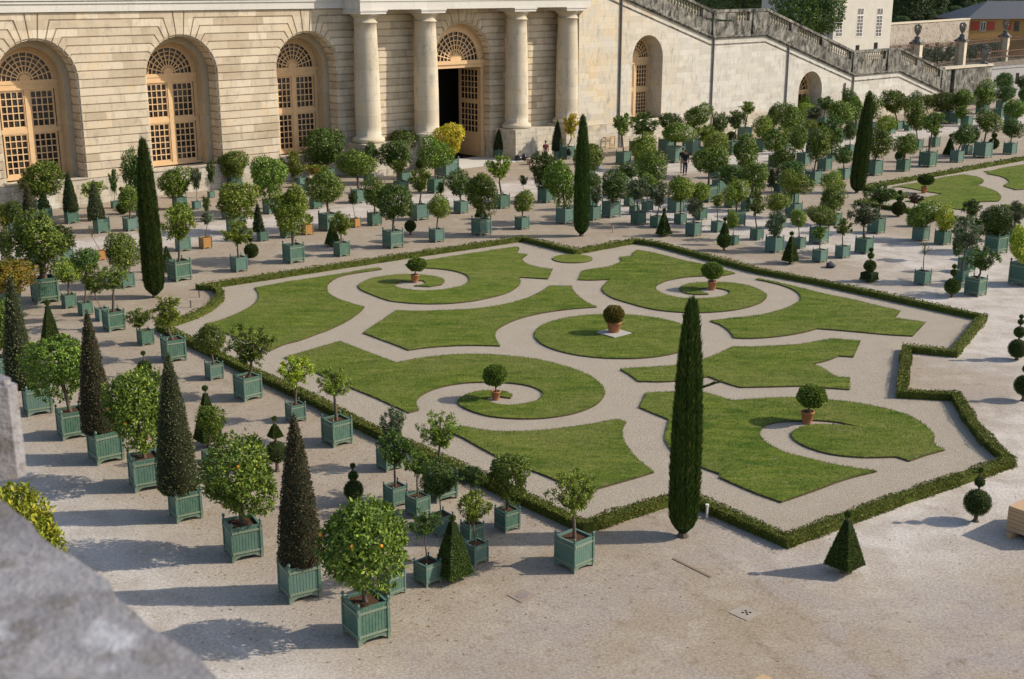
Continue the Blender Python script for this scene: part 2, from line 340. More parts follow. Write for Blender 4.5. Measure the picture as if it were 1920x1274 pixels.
LAWNS = [
 (A, [(470,478),(560,462),(760,425),(960,395),(1130,370),(1300,343),(1480,310),(1590,298),(1612,312),(1500,328),(1340,352),(1230,378),(1150,425),(1118,470),(1125,515),(1170,555),(1260,595),(1370,628),(1455,650),(1415,695),(1320,765),(1160,845),(1000,905),(860,955),(740,985),(600,1045),(20,805),(160,770),(300,715),(430,650),(495,590),(505,530)],
  'big lawn bed at the left corner of the parterre with a long thin tongue'),
 (Bv, [(460,213),(610,185),(800,155),(1000,125),(1180,98),(1265,88),(1278,100),(1265,135),(1340,143),(1305,170),(1310,195),(1360,220),(1440,238),(1518,248),(1487,318),(1275,305),(1288,345),(1260,380),(1190,420),(1080,450),(940,478),(780,494),(600,497),(450,488),(330,470),(220,430),(150,400),(122,370),(150,345),(220,315),(330,295),(450,285),(560,288),(660,298),(720,315),(742,335),(720,360),(640,374),(522,368),(590,360),(608,345),(590,330),(430,335),(385,358),(400,378),(460,392),(560,402),(680,400),(780,388),(860,370),(905,350),(922,320),(900,290),(850,270),(780,255),(700,245),(620,240),(540,232)],
  'scrolled lawn bed with a spiral tail at the far left of the parterre'),
 (Bv, [(395,545),(560,550),(720,545),(900,538),(1080,518),(1220,492),(1340,455),(1430,415),(1500,368),(1655,370),(1668,405),(1720,455),(1780,495),(1838,520),(1700,530),(1560,545),(1420,568),(1290,600),(1190,640),(1125,680),(1105,720),(1115,760),(1142,800),(960,795),(780,800),(620,812),(485,830),(380,788),(160,707),(240,650),(320,600)],
  'curved lawn bed wrapping the left of the central round bed'),
 (Cv, [(120,405),(155,325),(270,305),(380,290),(460,265),(505,235),(490,203),(600,193),(610,165),(650,140),(800,165),(960,205),(1100,240),(1240,268),(1400,310),(1530,348),(1400,370),(1240,372),(1100,380),(950,405),(860,435),(812,470),(830,505),(900,540),(1010,565),(1140,575),(1280,572),(1400,560),(1470,535),(1478,515),(1440,492),(1360,482),(1290,480),(1200,488),(1215,510),(1290,535),(1200,538),(1100,530),(1040,505),(1030,480),(1080,450),(1180,433),(1320,428),(1460,430),(1620,452),(1730,490),(1800,530),(1808,565),(1760,610),(1650,650),(1500,680),(1340,695),(1180,700),(1010,695),(820,675),(680,645),(540,605),(430,570),(345,515),(335,475),(370,435),(400,402),(250,408)],
  'scrolled lawn bed with a spiral tail behind the nearest tall cypress'),
 (Dv, [(120,390),(240,375),(400,358),(520,340),(640,308),(720,275),(770,240),(765,200),(710,160),(610,125),(500,100),(450,92),(470,85),(600,112),(780,155),(960,200),(1140,235),(1320,280),(1490,318),(1450,368),(1670,400),(1578,498),(1400,488),(1200,470),(1030,455),(890,445),(800,470),(680,492),(540,508),(400,515),(295,512),(260,465),(200,420)],
  'pointed lawn bed at the right end of the parterre beside the long hedge'),
 (PX, [(1163,692),(1200,689),(1255,686),(1310,676),(1345,664),(1374,650),(1417,650),(1461,648),(1503,645),(1537,639),(1562,635),(1613,639),(1600,669),(1573,667),(1550,676),(1523,682),(1542,690),(1558,701),(1571,707),(1593,708),(1593,730),(1550,727),(1508,723.5),(1456,724.6),(1388.6,726),(1360,717.5),(1329,706),(1306,709),(1255,715),(1198,715),(1180,702)],
  'lawn bed with a notched right end between the scrolled beds'),
 (Fv, [(50,165),(82,95),(190,90),(345,88),(420,108),(500,132),(640,123),(780,117),(950,127),(1100,143),(1240,170),(1360,205),(1440,255),(1480,300),(1485,345),(1535,372),(1450,395),(1365,425),(1300,405),(1150,408),(1000,395),(900,370),(830,340),(790,305),(800,280),(860,252),(960,248),(1080,256),(1115,260),(1070,248),(1000,235),(900,228),(780,232),(700,240),(650,262),(635,300),(680,345),(760,385),(860,410),(980,440),(1100,460),(1205,475),(1050,515),(900,570),(740,625),(600,575),(440,505),(450,492),(340,450),(230,395),(180,330),(178,290),(195,225)],
  'large scrolled lawn bed at the near right corner of the parterre'),
 (Ev, [(40,120),(110,100),(230,65),(350,30),(450,68),(560,110),(670,150),(800,125),(960,107),(1130,102),(1300,112),(1450,130),(1600,165),(1740,215),(1810,265),(1840,315),(1810,370),(1740,410),(1640,440),(1500,460),(1350,463),(1200,450),(1090,420),(1030,390),(1015,365),(1050,335),(1120,312),(1200,306),(1280,310),(1322,330),(1310,348),(1250,338),(1180,345),(1175,358),(1210,378),(1290,388),(1390,380),(1460,362),(1492,335),(1480,305),(1420,280),(1330,265),(1220,258),(1090,260),(970,275),(870,302),(800,340),(780,375),(795,415),(740,430),(640,385),(540,340),(440,300),(320,250),(200,195),(120,155)],
  'scrolled lawn bed with a spiral tail near the left hedge'),
 (PX, [(838,801),(871,800),(911,807),(961,809),(1014,807),(1064,801.5),(1114,794),(1157,786),(1174,791),(1168,802),(1167,816),(1174,834),(1195,860),(1226,885),(1180,899),(1130,913),(1096,924),(1037,897),(936,857),(871,822),(838,807)],
  'triangular lawn bed at the near corner of the parterre'),
 (Gv, [(535,512),(650,490),(800,465),(950,435),(1100,405),(1280,382),(1400,400),(1470,425),(1490,450),(1470,475),(1410,492),(1520,520),(1620,560),(1670,605),(1670,640),(1648,663),(1500,668),(1400,672),(1420,710),(1300,755),(1200,745),(1080,725),(900,700),(780,680),(660,662),(800,640),(950,608),(1060,585),(900,562),(700,525),(620,512)],
  'pointed lawn bed of the farther parterre with a potted tree at its notch'),
 (Gv, [(1490,350),(1600,335),(1700,310),(1920,275),(2400,190),(2600,600),(1920,535),(1835,542),(1710,500),(1760,465),(1740,430),(1680,402),(1600,385),(1520,370),(1560,358)],
  'lawn bed of the farther parterre at the right edge of the view'),
 (Gv, [(1700,710),(1780,700),(1920,700),(2400,760),(2400,1000),(1900,780)], 'sliver of lawn behind the shrubs at the right edge')]
def circle(cx, cy, r, n=64): return [(cx+r*cos(2*pi*i/n), cy+r*sin(2*pi*i/n)) for i in range(n)]
import bmesh
SOILEDGE = plain('lawn_edge_soil', (.10,.075,.045), .95, .1, .35, 12)
def lawn(poly, label, holes=None):
    bm = bmesh.new(); top = [bm.verts.new((x, y, .055)) for x, y in poly]
    f = bm.faces.new(top); f.normal_update()
    if f.normal.z < 0: f.normal_flip()
    bmesh.ops.triangulate(bm, faces=[f])
    for fc in bm.faces: fc.material_index = 0
    bot = [bm.verts.new((x, y, -.01)) for x, y in poly]; n = len(poly)
    for i in range(n):
        q = bm.faces.new((top[i], top[(i+1) % n], bot[(i+1) % n], bot[i])); q.material_index = 1
    me = bpy.data.meshes.new('lawn'); bm.to_mesh(me); bm.free(); me.materials.append(LAWN); me.materials.append(SOILEDGE)
    o = link('lawn', me); tag(o, label, 'lawn', None, 'structure'); del o['category']
    return o
LP = []
for (ox, oy, sc), pts, lab in LAWNS:
    p = spline(poly_px(ox, oy, sc, pts)); LP.append(p); lawn(p, lab)
cc = (4.0, 45.9); lawn(circle(*cc, 3.13), 'round central lawn bed'); LP.append(circle(*cc, 3.13))
oc = G(640+1664/3.838, 440+179/3.838); lawn(circle(*oc, 144/3.838/ppm(oc[1])), 'small round lawn bed in the far notch')

HL = [(379,531),(480,516),(620,495),(760,474),(880,457),(980,442),(1080,466),(1191,446),(1233,452),(1420,501),(1534,522),(1639,544),(1779,574),(1845,588),(1790,654),(1701,645),(1692,729),(1793,734),(1827,789),(1858,823),(1895,856),(1681,927),(1477,1002),(1290,922),(1249,928),(1095,976),(987,926),(854,866),(697,797),(587,741),(467,687),(300,606),(359,586),(392,571),(414,551),(412,541),(402,532.5)]
HP = [G(x, y, .30) for x, y in HL]
pm = MB(); pm.add([(x, y, .004) for x, y in HP], [tuple(range(len(HP)))])
tag(pm.build('parterre_path', PGRAV), kind='structure')
HR = [G(x, y, .33) for x, y in [(2500,196),(2200,244),(1920,293),(1617,347),(1697,361),(1608,374),(1700,388),(1762,398),(1950,430),(2500,530)]]
pm = MB(); pm.add([(x, y, .004) for x, y in HR], [tuple(range(len(HR)))])
tag(pm.build('parterre_path', PGRAV), kind='structure')
bright = plain('white_sand', (.68,.65,.61), .95, .1, .08, 2)
ring = MB()
# ---------------------------------------------------------------- leaf cards
def card(mb, p, d, nrm, L, W, kind=0):
    """one folded pointed leaf as two triangles pairs"""
    s = d.cross(nrm).normalized()*(W/2); m = p+d*(L*.45)+nrm*(L*.06); t = p+d*L
    mb.v += [tuple(p), tuple(m+s), tuple(t), tuple(m-s)]; n = len(mb.v)-4
    mb.f.append((n, n+1, n+2, n+3))
def rv(r):
    while 1:
        v = Vector((r.uniform(-1, 1), r.uniform(-1, 1), r.uniform(-1, 1)))
        if .05 < v.length < 1: return v.normalized()
def ball_crown(seed, nclump, per, L, flat=.0):
    """dense clipped round crown of leaf sprigs, unit radius"""
    r = random.Random(seed); mb = MB()
    lob = [(rv(r), r.uniform(.06, .26)) for _ in range(13)]
    dent = [(rv(r), r.uniform(.05, .22)) for _ in range(7)]
    for i in range(nclump):
        d = rv(r)
        R = .87
        for q, a in lob: R += a*1.15*max(0, d.dot(q)-.70)/.30
        for q, a in dent: R -= a*1.5*max(0, d.dot(q)-.76)/.24
        rad = R*(1-.42*r.random()**2.2)
        c = d*rad
        if seed < 20 and r.random() < .5 and sin(d.x*7+seed)*sin(d.y*8+seed*2)*sin(d.z*7+1) > .32: continue
        up = (d*.9+Vector((0, 0, .35))+rv(r)*.5).normalized()
        for k in range(per):
            dd = (up*.45+rv(r)).normalized(); nn = (d*1.25+rv(r)*.62+Vector((0, 0, .25))).normalized()
            if abs(dd.dot(nn)) > .95: continue
            card(mb, c+rv(r)*L*.5, dd, nn, L*r.uniform(.7, 1.2), L*.46)
    return mb.mesh('crown', LEAF['g'])
def airy_crown(seed, nb, per, L, dens=1.0):
    """open crown: limbs, twigs, leaf sprays. Returns (leaf mesh, limb mesh)"""
    r = random.Random(seed); mb = MB(); lm = MB(); tips = []
    root = Vector((0, 0, -1.0)); fork = Vector((r.uniform(-.05, .05), r.uniform(-.05, .05), -.62)); lm.tube(root, fork, .05, .045, 6)
    for i in range(nb):
        a = 2*pi*i/nb+r.uniform(-.3, .3); el = r.choice([.15, .55, .9, 1.25])+r.uniform(-.15, .15)
        d = Vector((cos(a)*cos(el), sin(a)*cos(el), sin(el))); R = r.uniform(.75, 1.0)
        mid = fork+(d*R-fork)*.5+rv(r)*.1; tip = d*R
        lm.tube(fork, mid, .034, .022, 5, False); lm.tube(mid, tip, .022, .008, 5, False)
        for k in range(7):
            t = r.uniform(.25, 1); b = mid.lerp(tip, t) if k % 3 else fork.lerp(mid, t)
            e = b+(rv(r)+d*.5).normalized()*r.uniform(.18, .42)
            if e.length > 1.02: e = e.normalized()*1.0
            lm.tube(b, e, .010, .004, 4, False); tips.append((b, e))
    for b, e in tips:
        for k in range(per):
            if r.random() > dens: continue
            t = r.uniform(.2, 1.1); p = b.lerp(e, t)+rv(r)*.07
            dd = ((e-b).normalized()*.5+rv(r)).normalized(); nn = (Vector((0, 0, .6))+rv(r)).normalized()
            if abs(dd.dot(nn)) > .95: continue
            card(mb, p, dd, nn, L*r.uniform(.7, 1.2), L*.45)
    return mb.mesh('crown', LEAF['g']), lm.mesh('limbs', BARK)
BALLS = {0: [ball_crown(10+i, 1350, 7, .125) for i in range(4)], 1: [ball_crown(20+i, 1250, 5, .145) for i in range(9)], 2: [ball_crown(30+i, 950, 4, .18) for i in range(10)]}
AIRY = {0: [airy_crown(40+i, 13, 46, .11) for i in range(3)], 1: [airy_crown(50+i, 15, 32, .14) for i in range(4)], 2: [airy_crown(60+i, 17, 24, .17) for i in range(5)]}
SPARSE = airy_crown(77, 6, 7, .15, .6)

def surf_tufts(mb, sampler, n, L, W, r, out=.7, up=0.0):
    for _ in range(n):
        p, nr = sampler(r)
        d = (nr*out+rv(r)*.7+Vector((0, 0, up))).normalized(); nn = (nr*.5+rv(r)).normalized()
        if abs(d.dot(nn)) > .95: continue
        card(mb, p-nr*L*.35, d, nn, L*r.uniform(.6, 1.2), W)
def revolve_sampler(prof):
    seg = []; tot = 0
    for (r0, z0), (r1, z1) in zip(prof[:-1], prof[1:]):
        l = hypot(r1-r0, z1-z0); a = (r0+r1)*l+1e-6; tot += a; seg.append((tot, r0, z0, r1, z1, l))
    def f(r):
        q = r.random()*tot
        for s in seg:
            if q <= s[0]: break
        _, r0, z0, r1, z1, l = s; t = r.random(); R = r0+(r1-r0)*t; z = z0+(z1-z0)*t; a = r.uniform(0, 2*pi)
        nr = Vector(((z1-z0)/l*cos(a), (z1-z0)/l*sin(a), -(r1-r0)/l))
        return Vector((R*cos(a), R*sin(a), z)), nr
    return f
def cone_mesh(seed, n, L, shape='cone'):
    """unit topiary: base radius 1, height 1"""
    r = random.Random(seed)
    prof = [(.80, 0), (.97, .05), (1.0, .12), (.93, .25), (.78, .42), (.60, .6), (.40, .78), (.22, .9), (.10, .97), (.02, 1.0)]
    mb = MB(); f = revolve_sampler(prof)
    def g2(r):
        p, nr = f(r); k = 1+.06*sin(p.z*23+seed)*cos(atan2(p.y, p.x)*3+seed); return Vector((p.x*k, p.y*k, p.z)), nr
    return g2, prof, r
def cone_meshes(seed, n, L, H, Rr):
    g2, prof, r = cone_mesh(seed, n, L); mb = MB()
    def g3(r):
        p, nr = g2(r); return Vector((p.x*Rr, p.y*Rr, p.z*H)), Vector((nr.x, nr.y, nr.z*Rr/H)).normalized()
    surf_tufts(mb, g3, n, L, L*.5, r, .6, .25)
    core = MB(); core.lathe([(a*Rr*.93, z*H*.985) for a, z in prof], n=18)
    return mb.mesh('crown', LEAF['G']), core.mesh('twig_core', CONEC, True)

# ---------------------------------------------------------------- planter boxes (unit side 1, height 1.1)
PH = 1.1
def side_panel(mb, k, groove=True):
    """one side of the box with vertical boards and a cut-out skirt; k = 0..3"""
    def T(x, y, z):
        for _ in range(k): x, y = -y, x
        return (x, y, z)
    def bx(x0, x1, y0, y1, z0, z1):
        vs = [T(*p) for p in [(x0,y0,z0),(x1,y0,z0),(x1,y1,z0),(x0,y1,z0),(x0,y0,z1),(x1,y0,z1),(x1,y1,z1),(x0,y1,z1)]]
        mb.add(vs, [(0,3,2,1),(4,5,6,7),(0,1,5,4),(1,2,6,5),(2,3,7,6),(3,0,4,7)])
    if groove:
        nb = 9; w = .88/nb
        for i in range(nb):
            bx(-.44+i*w+.006, -.44+(i+1)*w-.006, -.478, -.44, .17, .975)
        bx(-.44, .44, -.455, -.42, .17, .974)
    else: bx(-.44, .44, -.475, -.42, .17, .975)
    bx(-.42, .42, -.482, -.41, .975, 1.0)
    n = 8; vs = []                                   # skirt with arched cut-out
    for i in range(n+1):
        t = i/n; x = -.44+.88*t; e = min(t, 1-t)*.88
        zb = .02+(.11*min(1, max(0, (e-.03)/.13)))
        vs += [T(x, -.480, zb), T(x, -.480, .17), T(x, -.44, zb), T(x, -.44, .17)]
    fs = []
    for i in range(n):
        a = 4*i; b = a+4; fs += [(a, b, b+1, a+1), (b+2, a+2, a+3, b+3), (a+2, b+2, b, a)]
    mb.add(vs, fs)
def finial_prof(z): return [(.028, z), (.038, z+.012), (.022, z+.028), (.046, z+.055), (.052, z+.080), (.040, z+.115), (.016, z+.140), (.004, z+.146)]
boxm = MB()
for k in range(4): side_panel(boxm, k)
PB_BOX = boxm.mesh('planter_box', PAINT)
pm_ = MB(); pm_.box(-.042, .042, -.042, .042, 0, 1.0); PB_POST = pm_.mesh('corner_post', PAINT)
pm_ = MB(); pm_.lathe([(.030, 1.0), (.040, 1.015), (.020, 1.035), (.030, 1.05), (.052, 1.075), (.058, 1.10), (.046, 1.135), (.018, 1.16), (.004, 1.165)], n=12); PB_FIN = pm_.mesh('finial', PAINT, True)
pm_ = MB(); pm_.box(-.45, .45, -.013, .013, -.028, .028); pm_.box(.425, .475, -.03, .012, -.045, .045); pm_.box(-.475, -.425, -.03, .012, -.045, .045)
PB_BAR = pm_.mesh('crossbar', PAINT)
pm_ = MB(); pm_.box(-.42, .42, -.42, .42, .12, .93); PB_SOIL = pm_.mesh('soil', SOIL)
lo = MB()
for k in range(4): side_panel(lo, k, False)
for sx in (-1, 1):
    for sy in (-1, 1):
        lo.box(sx*.46-.04, sx*.46+.04, sy*.46-.04, sy*.46+.04, 0, 1.0)
        lo.lathe([(.02, 1.0), (.05, 1.08), (.05, 1.11), (.01, 1.16)], (sx*.46, sy*.46), 6)
    for z in (.24, .86):
        lo.box(-.45, .45, sx*.49-.012, sx*.49+.012, z-.028, z+.028); lo.box(sx*.49-.012, sx*.49+.012, -.45, .45, z-.028, z+.028)
PB_LO = lo.mesh('planter_box', PAINT)
wl_ = MB()
for k in range(4): side_panel(wl_, k, True)
wf_ = MB(); wf_.box(-.045, .045, -.045, .045, 0, 1.06); wf_.lathe([(.03, 1.06), (.045, 1.12), (.01, 1.18)], (0, 0), 8)
WB_BOX = wl_.mesh('planter_box', WOOD); WB_FR = wf_.mesh('corner_post', PAINT)
TRUNK = MB(); TRUNK.lathe([(1.35, 0), (1.05, .08), (.95, .5), (.85, 1.0)], n=8); TRUNK = TRUNK.mesh('trunk', BARK, True)

def add_planter(root, a, detailed, wood=False):
    if wood:
        b = link('planter_box', WB_BOX, root); b.scale = (a, a, a*1.14); [link('corner_post', WB_FR, b, (sx*.46, sy*.46, 0)) for sx in (-1, 1) for sy in (-1, 1)]
    elif detailed:
        b = link('planter_box', PB_BOX, root); b.scale = (a, a, a*1.14)
        for sx in (-1, 1):
            for sy in (-1, 1):
                link('corner_post', PB_POST, b, (sx*.465, sy*.465, 0)); link('finial', PB_FIN, b, (sx*.465, sy*.465, 0))
        for z in (.25, .86):
            for k in range(4):
                q = link('crossbar', PB_BAR, b, (sin(k*pi/2)*.49, -cos(k*pi/2)*.49, z)); q.rotation_euler = (0, 0, k*pi/2)
    else:
        b = link('planter_box', PB_LO, root); b.scale = (a, a, a*1.14)
    s = link('soil', PB_SOIL, root); s.scale = (a, a, a*1.14)
FRUIT = MB(); FRUIT.sphere((0, 0, 0), .04, 8, 6); FRUIT = FRUIT.mesh('orange_fruit', plain('orange_peel', (.75,.28,.02), .4, .4), True)
cntr = [0]
CONEC_CACHE = {}
def add_tree(x, y, w, cx, cy, rx, ry, kind, rot, label, group, cat):
    gx, gy = G(x, y); P_ = ppm(gy); a = w/P_/1.36
    # centre of the box sits behind its nearest corner
    cr, sr = cos(rot), sin(rot); ux, uy = (cr, sr), (-sr, cr)
    X = gx+a*.5*(ux[0]+uy[0]); Y = gy+a*.5*(ux[1]+uy[1])
    wood = 'W' in kind; cone = kind[0] == 'c'; det = w >= 36
    name = 'potted_cone_shrub' if cone else ('potted_shrub' if kind[0] == 's' else 'potted_tree')
    root = empty(name, (X, Y, 0), 0, label, cat, group); i = cntr[0]; cntr[0] += 1
    rr = random.Random(i*13+5)
    hold = root
    def spin(o): o.rotation_euler = (0, 0, rot); return o
    n0 = len(root.children)
    add_planter(root, a, det, wood)
    rot_j = rr.uniform(-.09, .09)
    for ch in root.children: ch.rotation_euler = (0, 0, rot+rot_j)
    col = LEAF[kind[1]]; zs = a*1.06
    cX = (cx-960)/FPX*(Y*CP+(EYE-2)*SP); off = max(-.5, min(.5, cX-X)); P2 = ppm(Y, 2.0)
    lod = 0 if rx >= 40 else (1 if rx >= 27 else 2)
    if cone:
        ztop = hgt(Y, cy); R_ = rx/P2; Hh = ztop-zs
        cm, co = cone_meshes(i, 5200 if rx > 30 else (2600 if rx > 12 else 700), .065 if rx > 30 else (.08 if rx > 12 else .12), Hh, R_)
        link('crown', cm, root, (off, 0, zs), col); link('twig_core', co, root, (off, 0, zs)); return root
    zc = hgt(Y, cy); kz = .94 if rx >= 40 else .98; R_ = rx/P2*kz; Rv = ry/P2*(kz+.03)
    if kind[0] == 's':                                # bushy from the soil up
        zc = max(zc, zs+Rv*.8)
    leaf = None
    if kind[:2] in ('ag', 'ab', 'ad') and rx <= 26 and 'x' not in kind and 'W' not in kind and (i*7) % 10 < 5: kind = 'o'+kind[1:]
    if kind[0] in 'as':
        A_ = AIRY[lod][rr.randrange(len(AIRY[lod]))]; lm_, bm_ = A_
        if 'x' in kind: lm_, bm_ = SPARSE
        leaf = link('crown', lm_, root, (off, 0, zc), col); leaf.scale = (R_, R_, Rv); leaf.rotation_euler = (0, 0, rr.uniform(0, 6.28))
        b = link('limbs', bm_, root, (off, 0, zc)); b.scale = leaf.scale; b.rotation_euler = leaf.rotation_euler
    else:
        me = BALLS[lod][rr.randrange(len(BALLS[lod]))]
        leaf = link('crown', me, root, (off, 0, zc), col); q_ = rr.uniform(-.09, .09); leaf.scale = (R_*(1+q_), R_*(1-q_), Rv*rr.uniform(.93, 1.06)); leaf.rotation_euler = (rr.uniform(-.18, .18), rr.uniform(-.18, .18), rr.uniform(0, 6.28))
    zt = zc-Rv*(.95 if kind[0] in 'as' else .3)
    if zt > zs-.05:
        top = Vector((off, 0, zt)); bot = Vector((0, 0, zs-.05)); d = top-bot
        t = link('trunk', TRUNK, root, tuple(bot)); tr = max(.022, min(.11, .055*R_/.8))*(1.8 if 'T' in kind else 1)
        if a < .45: tr = .016
        t.scale = (tr, tr, d.length); t.rotation_euler = d.to_track_quat('Z', 'Y').to_euler()
    if 'F' in kind:
        for k in range(3):
            d = rv(rr); d.y = -abs(d.y); f = link('orange_fruit', FRUIT, root, (off+d.x*R_*.97, d.y*R_*.97, zc+d.z*Rv*.9))
    return root

KN = {'og': 'round green citrus', 'od': 'round dark green tree', 'ob': 'round yellow-green citrus', 'ag': 'loose airy green citrus', 'ad': 'loose dark green tree', 'ab': 'airy yellow-green citrus',
      'as': 'airy silvery olive', 'oy': 'bright yellow tree', 'oY': 'yellow-green tree', 'aY': 'yellowish open tree', 'or': 'rust and gold round tree', 'oo': 'round tree with red-tinged top', 'sd': 'small dark upright shrub',
      'sg': 'low green shrub', 'sb': 'low yellowish shrub', 'ss': 'grey-green shrub', 'cG': 'dark green cone shrub', 'cB': 'green-brown cone shrub', 'cR': 'red-brown cone shrub', 'ay': 'golden open tree', 'sP': 'reddish low shrub', 'aP':'reddish open shrub', 'sr': 'rusty low shrub'}
ORD = ['leftmost', 'second', 'third', 'fourth', 'fifth', 'sixth', 'seventh', 'eighth', 'ninth', 'tenth', 'eleventh', 'twelfth', 'thirteenth', 'fourteenth', 'fifteenth', 'sixteenth']
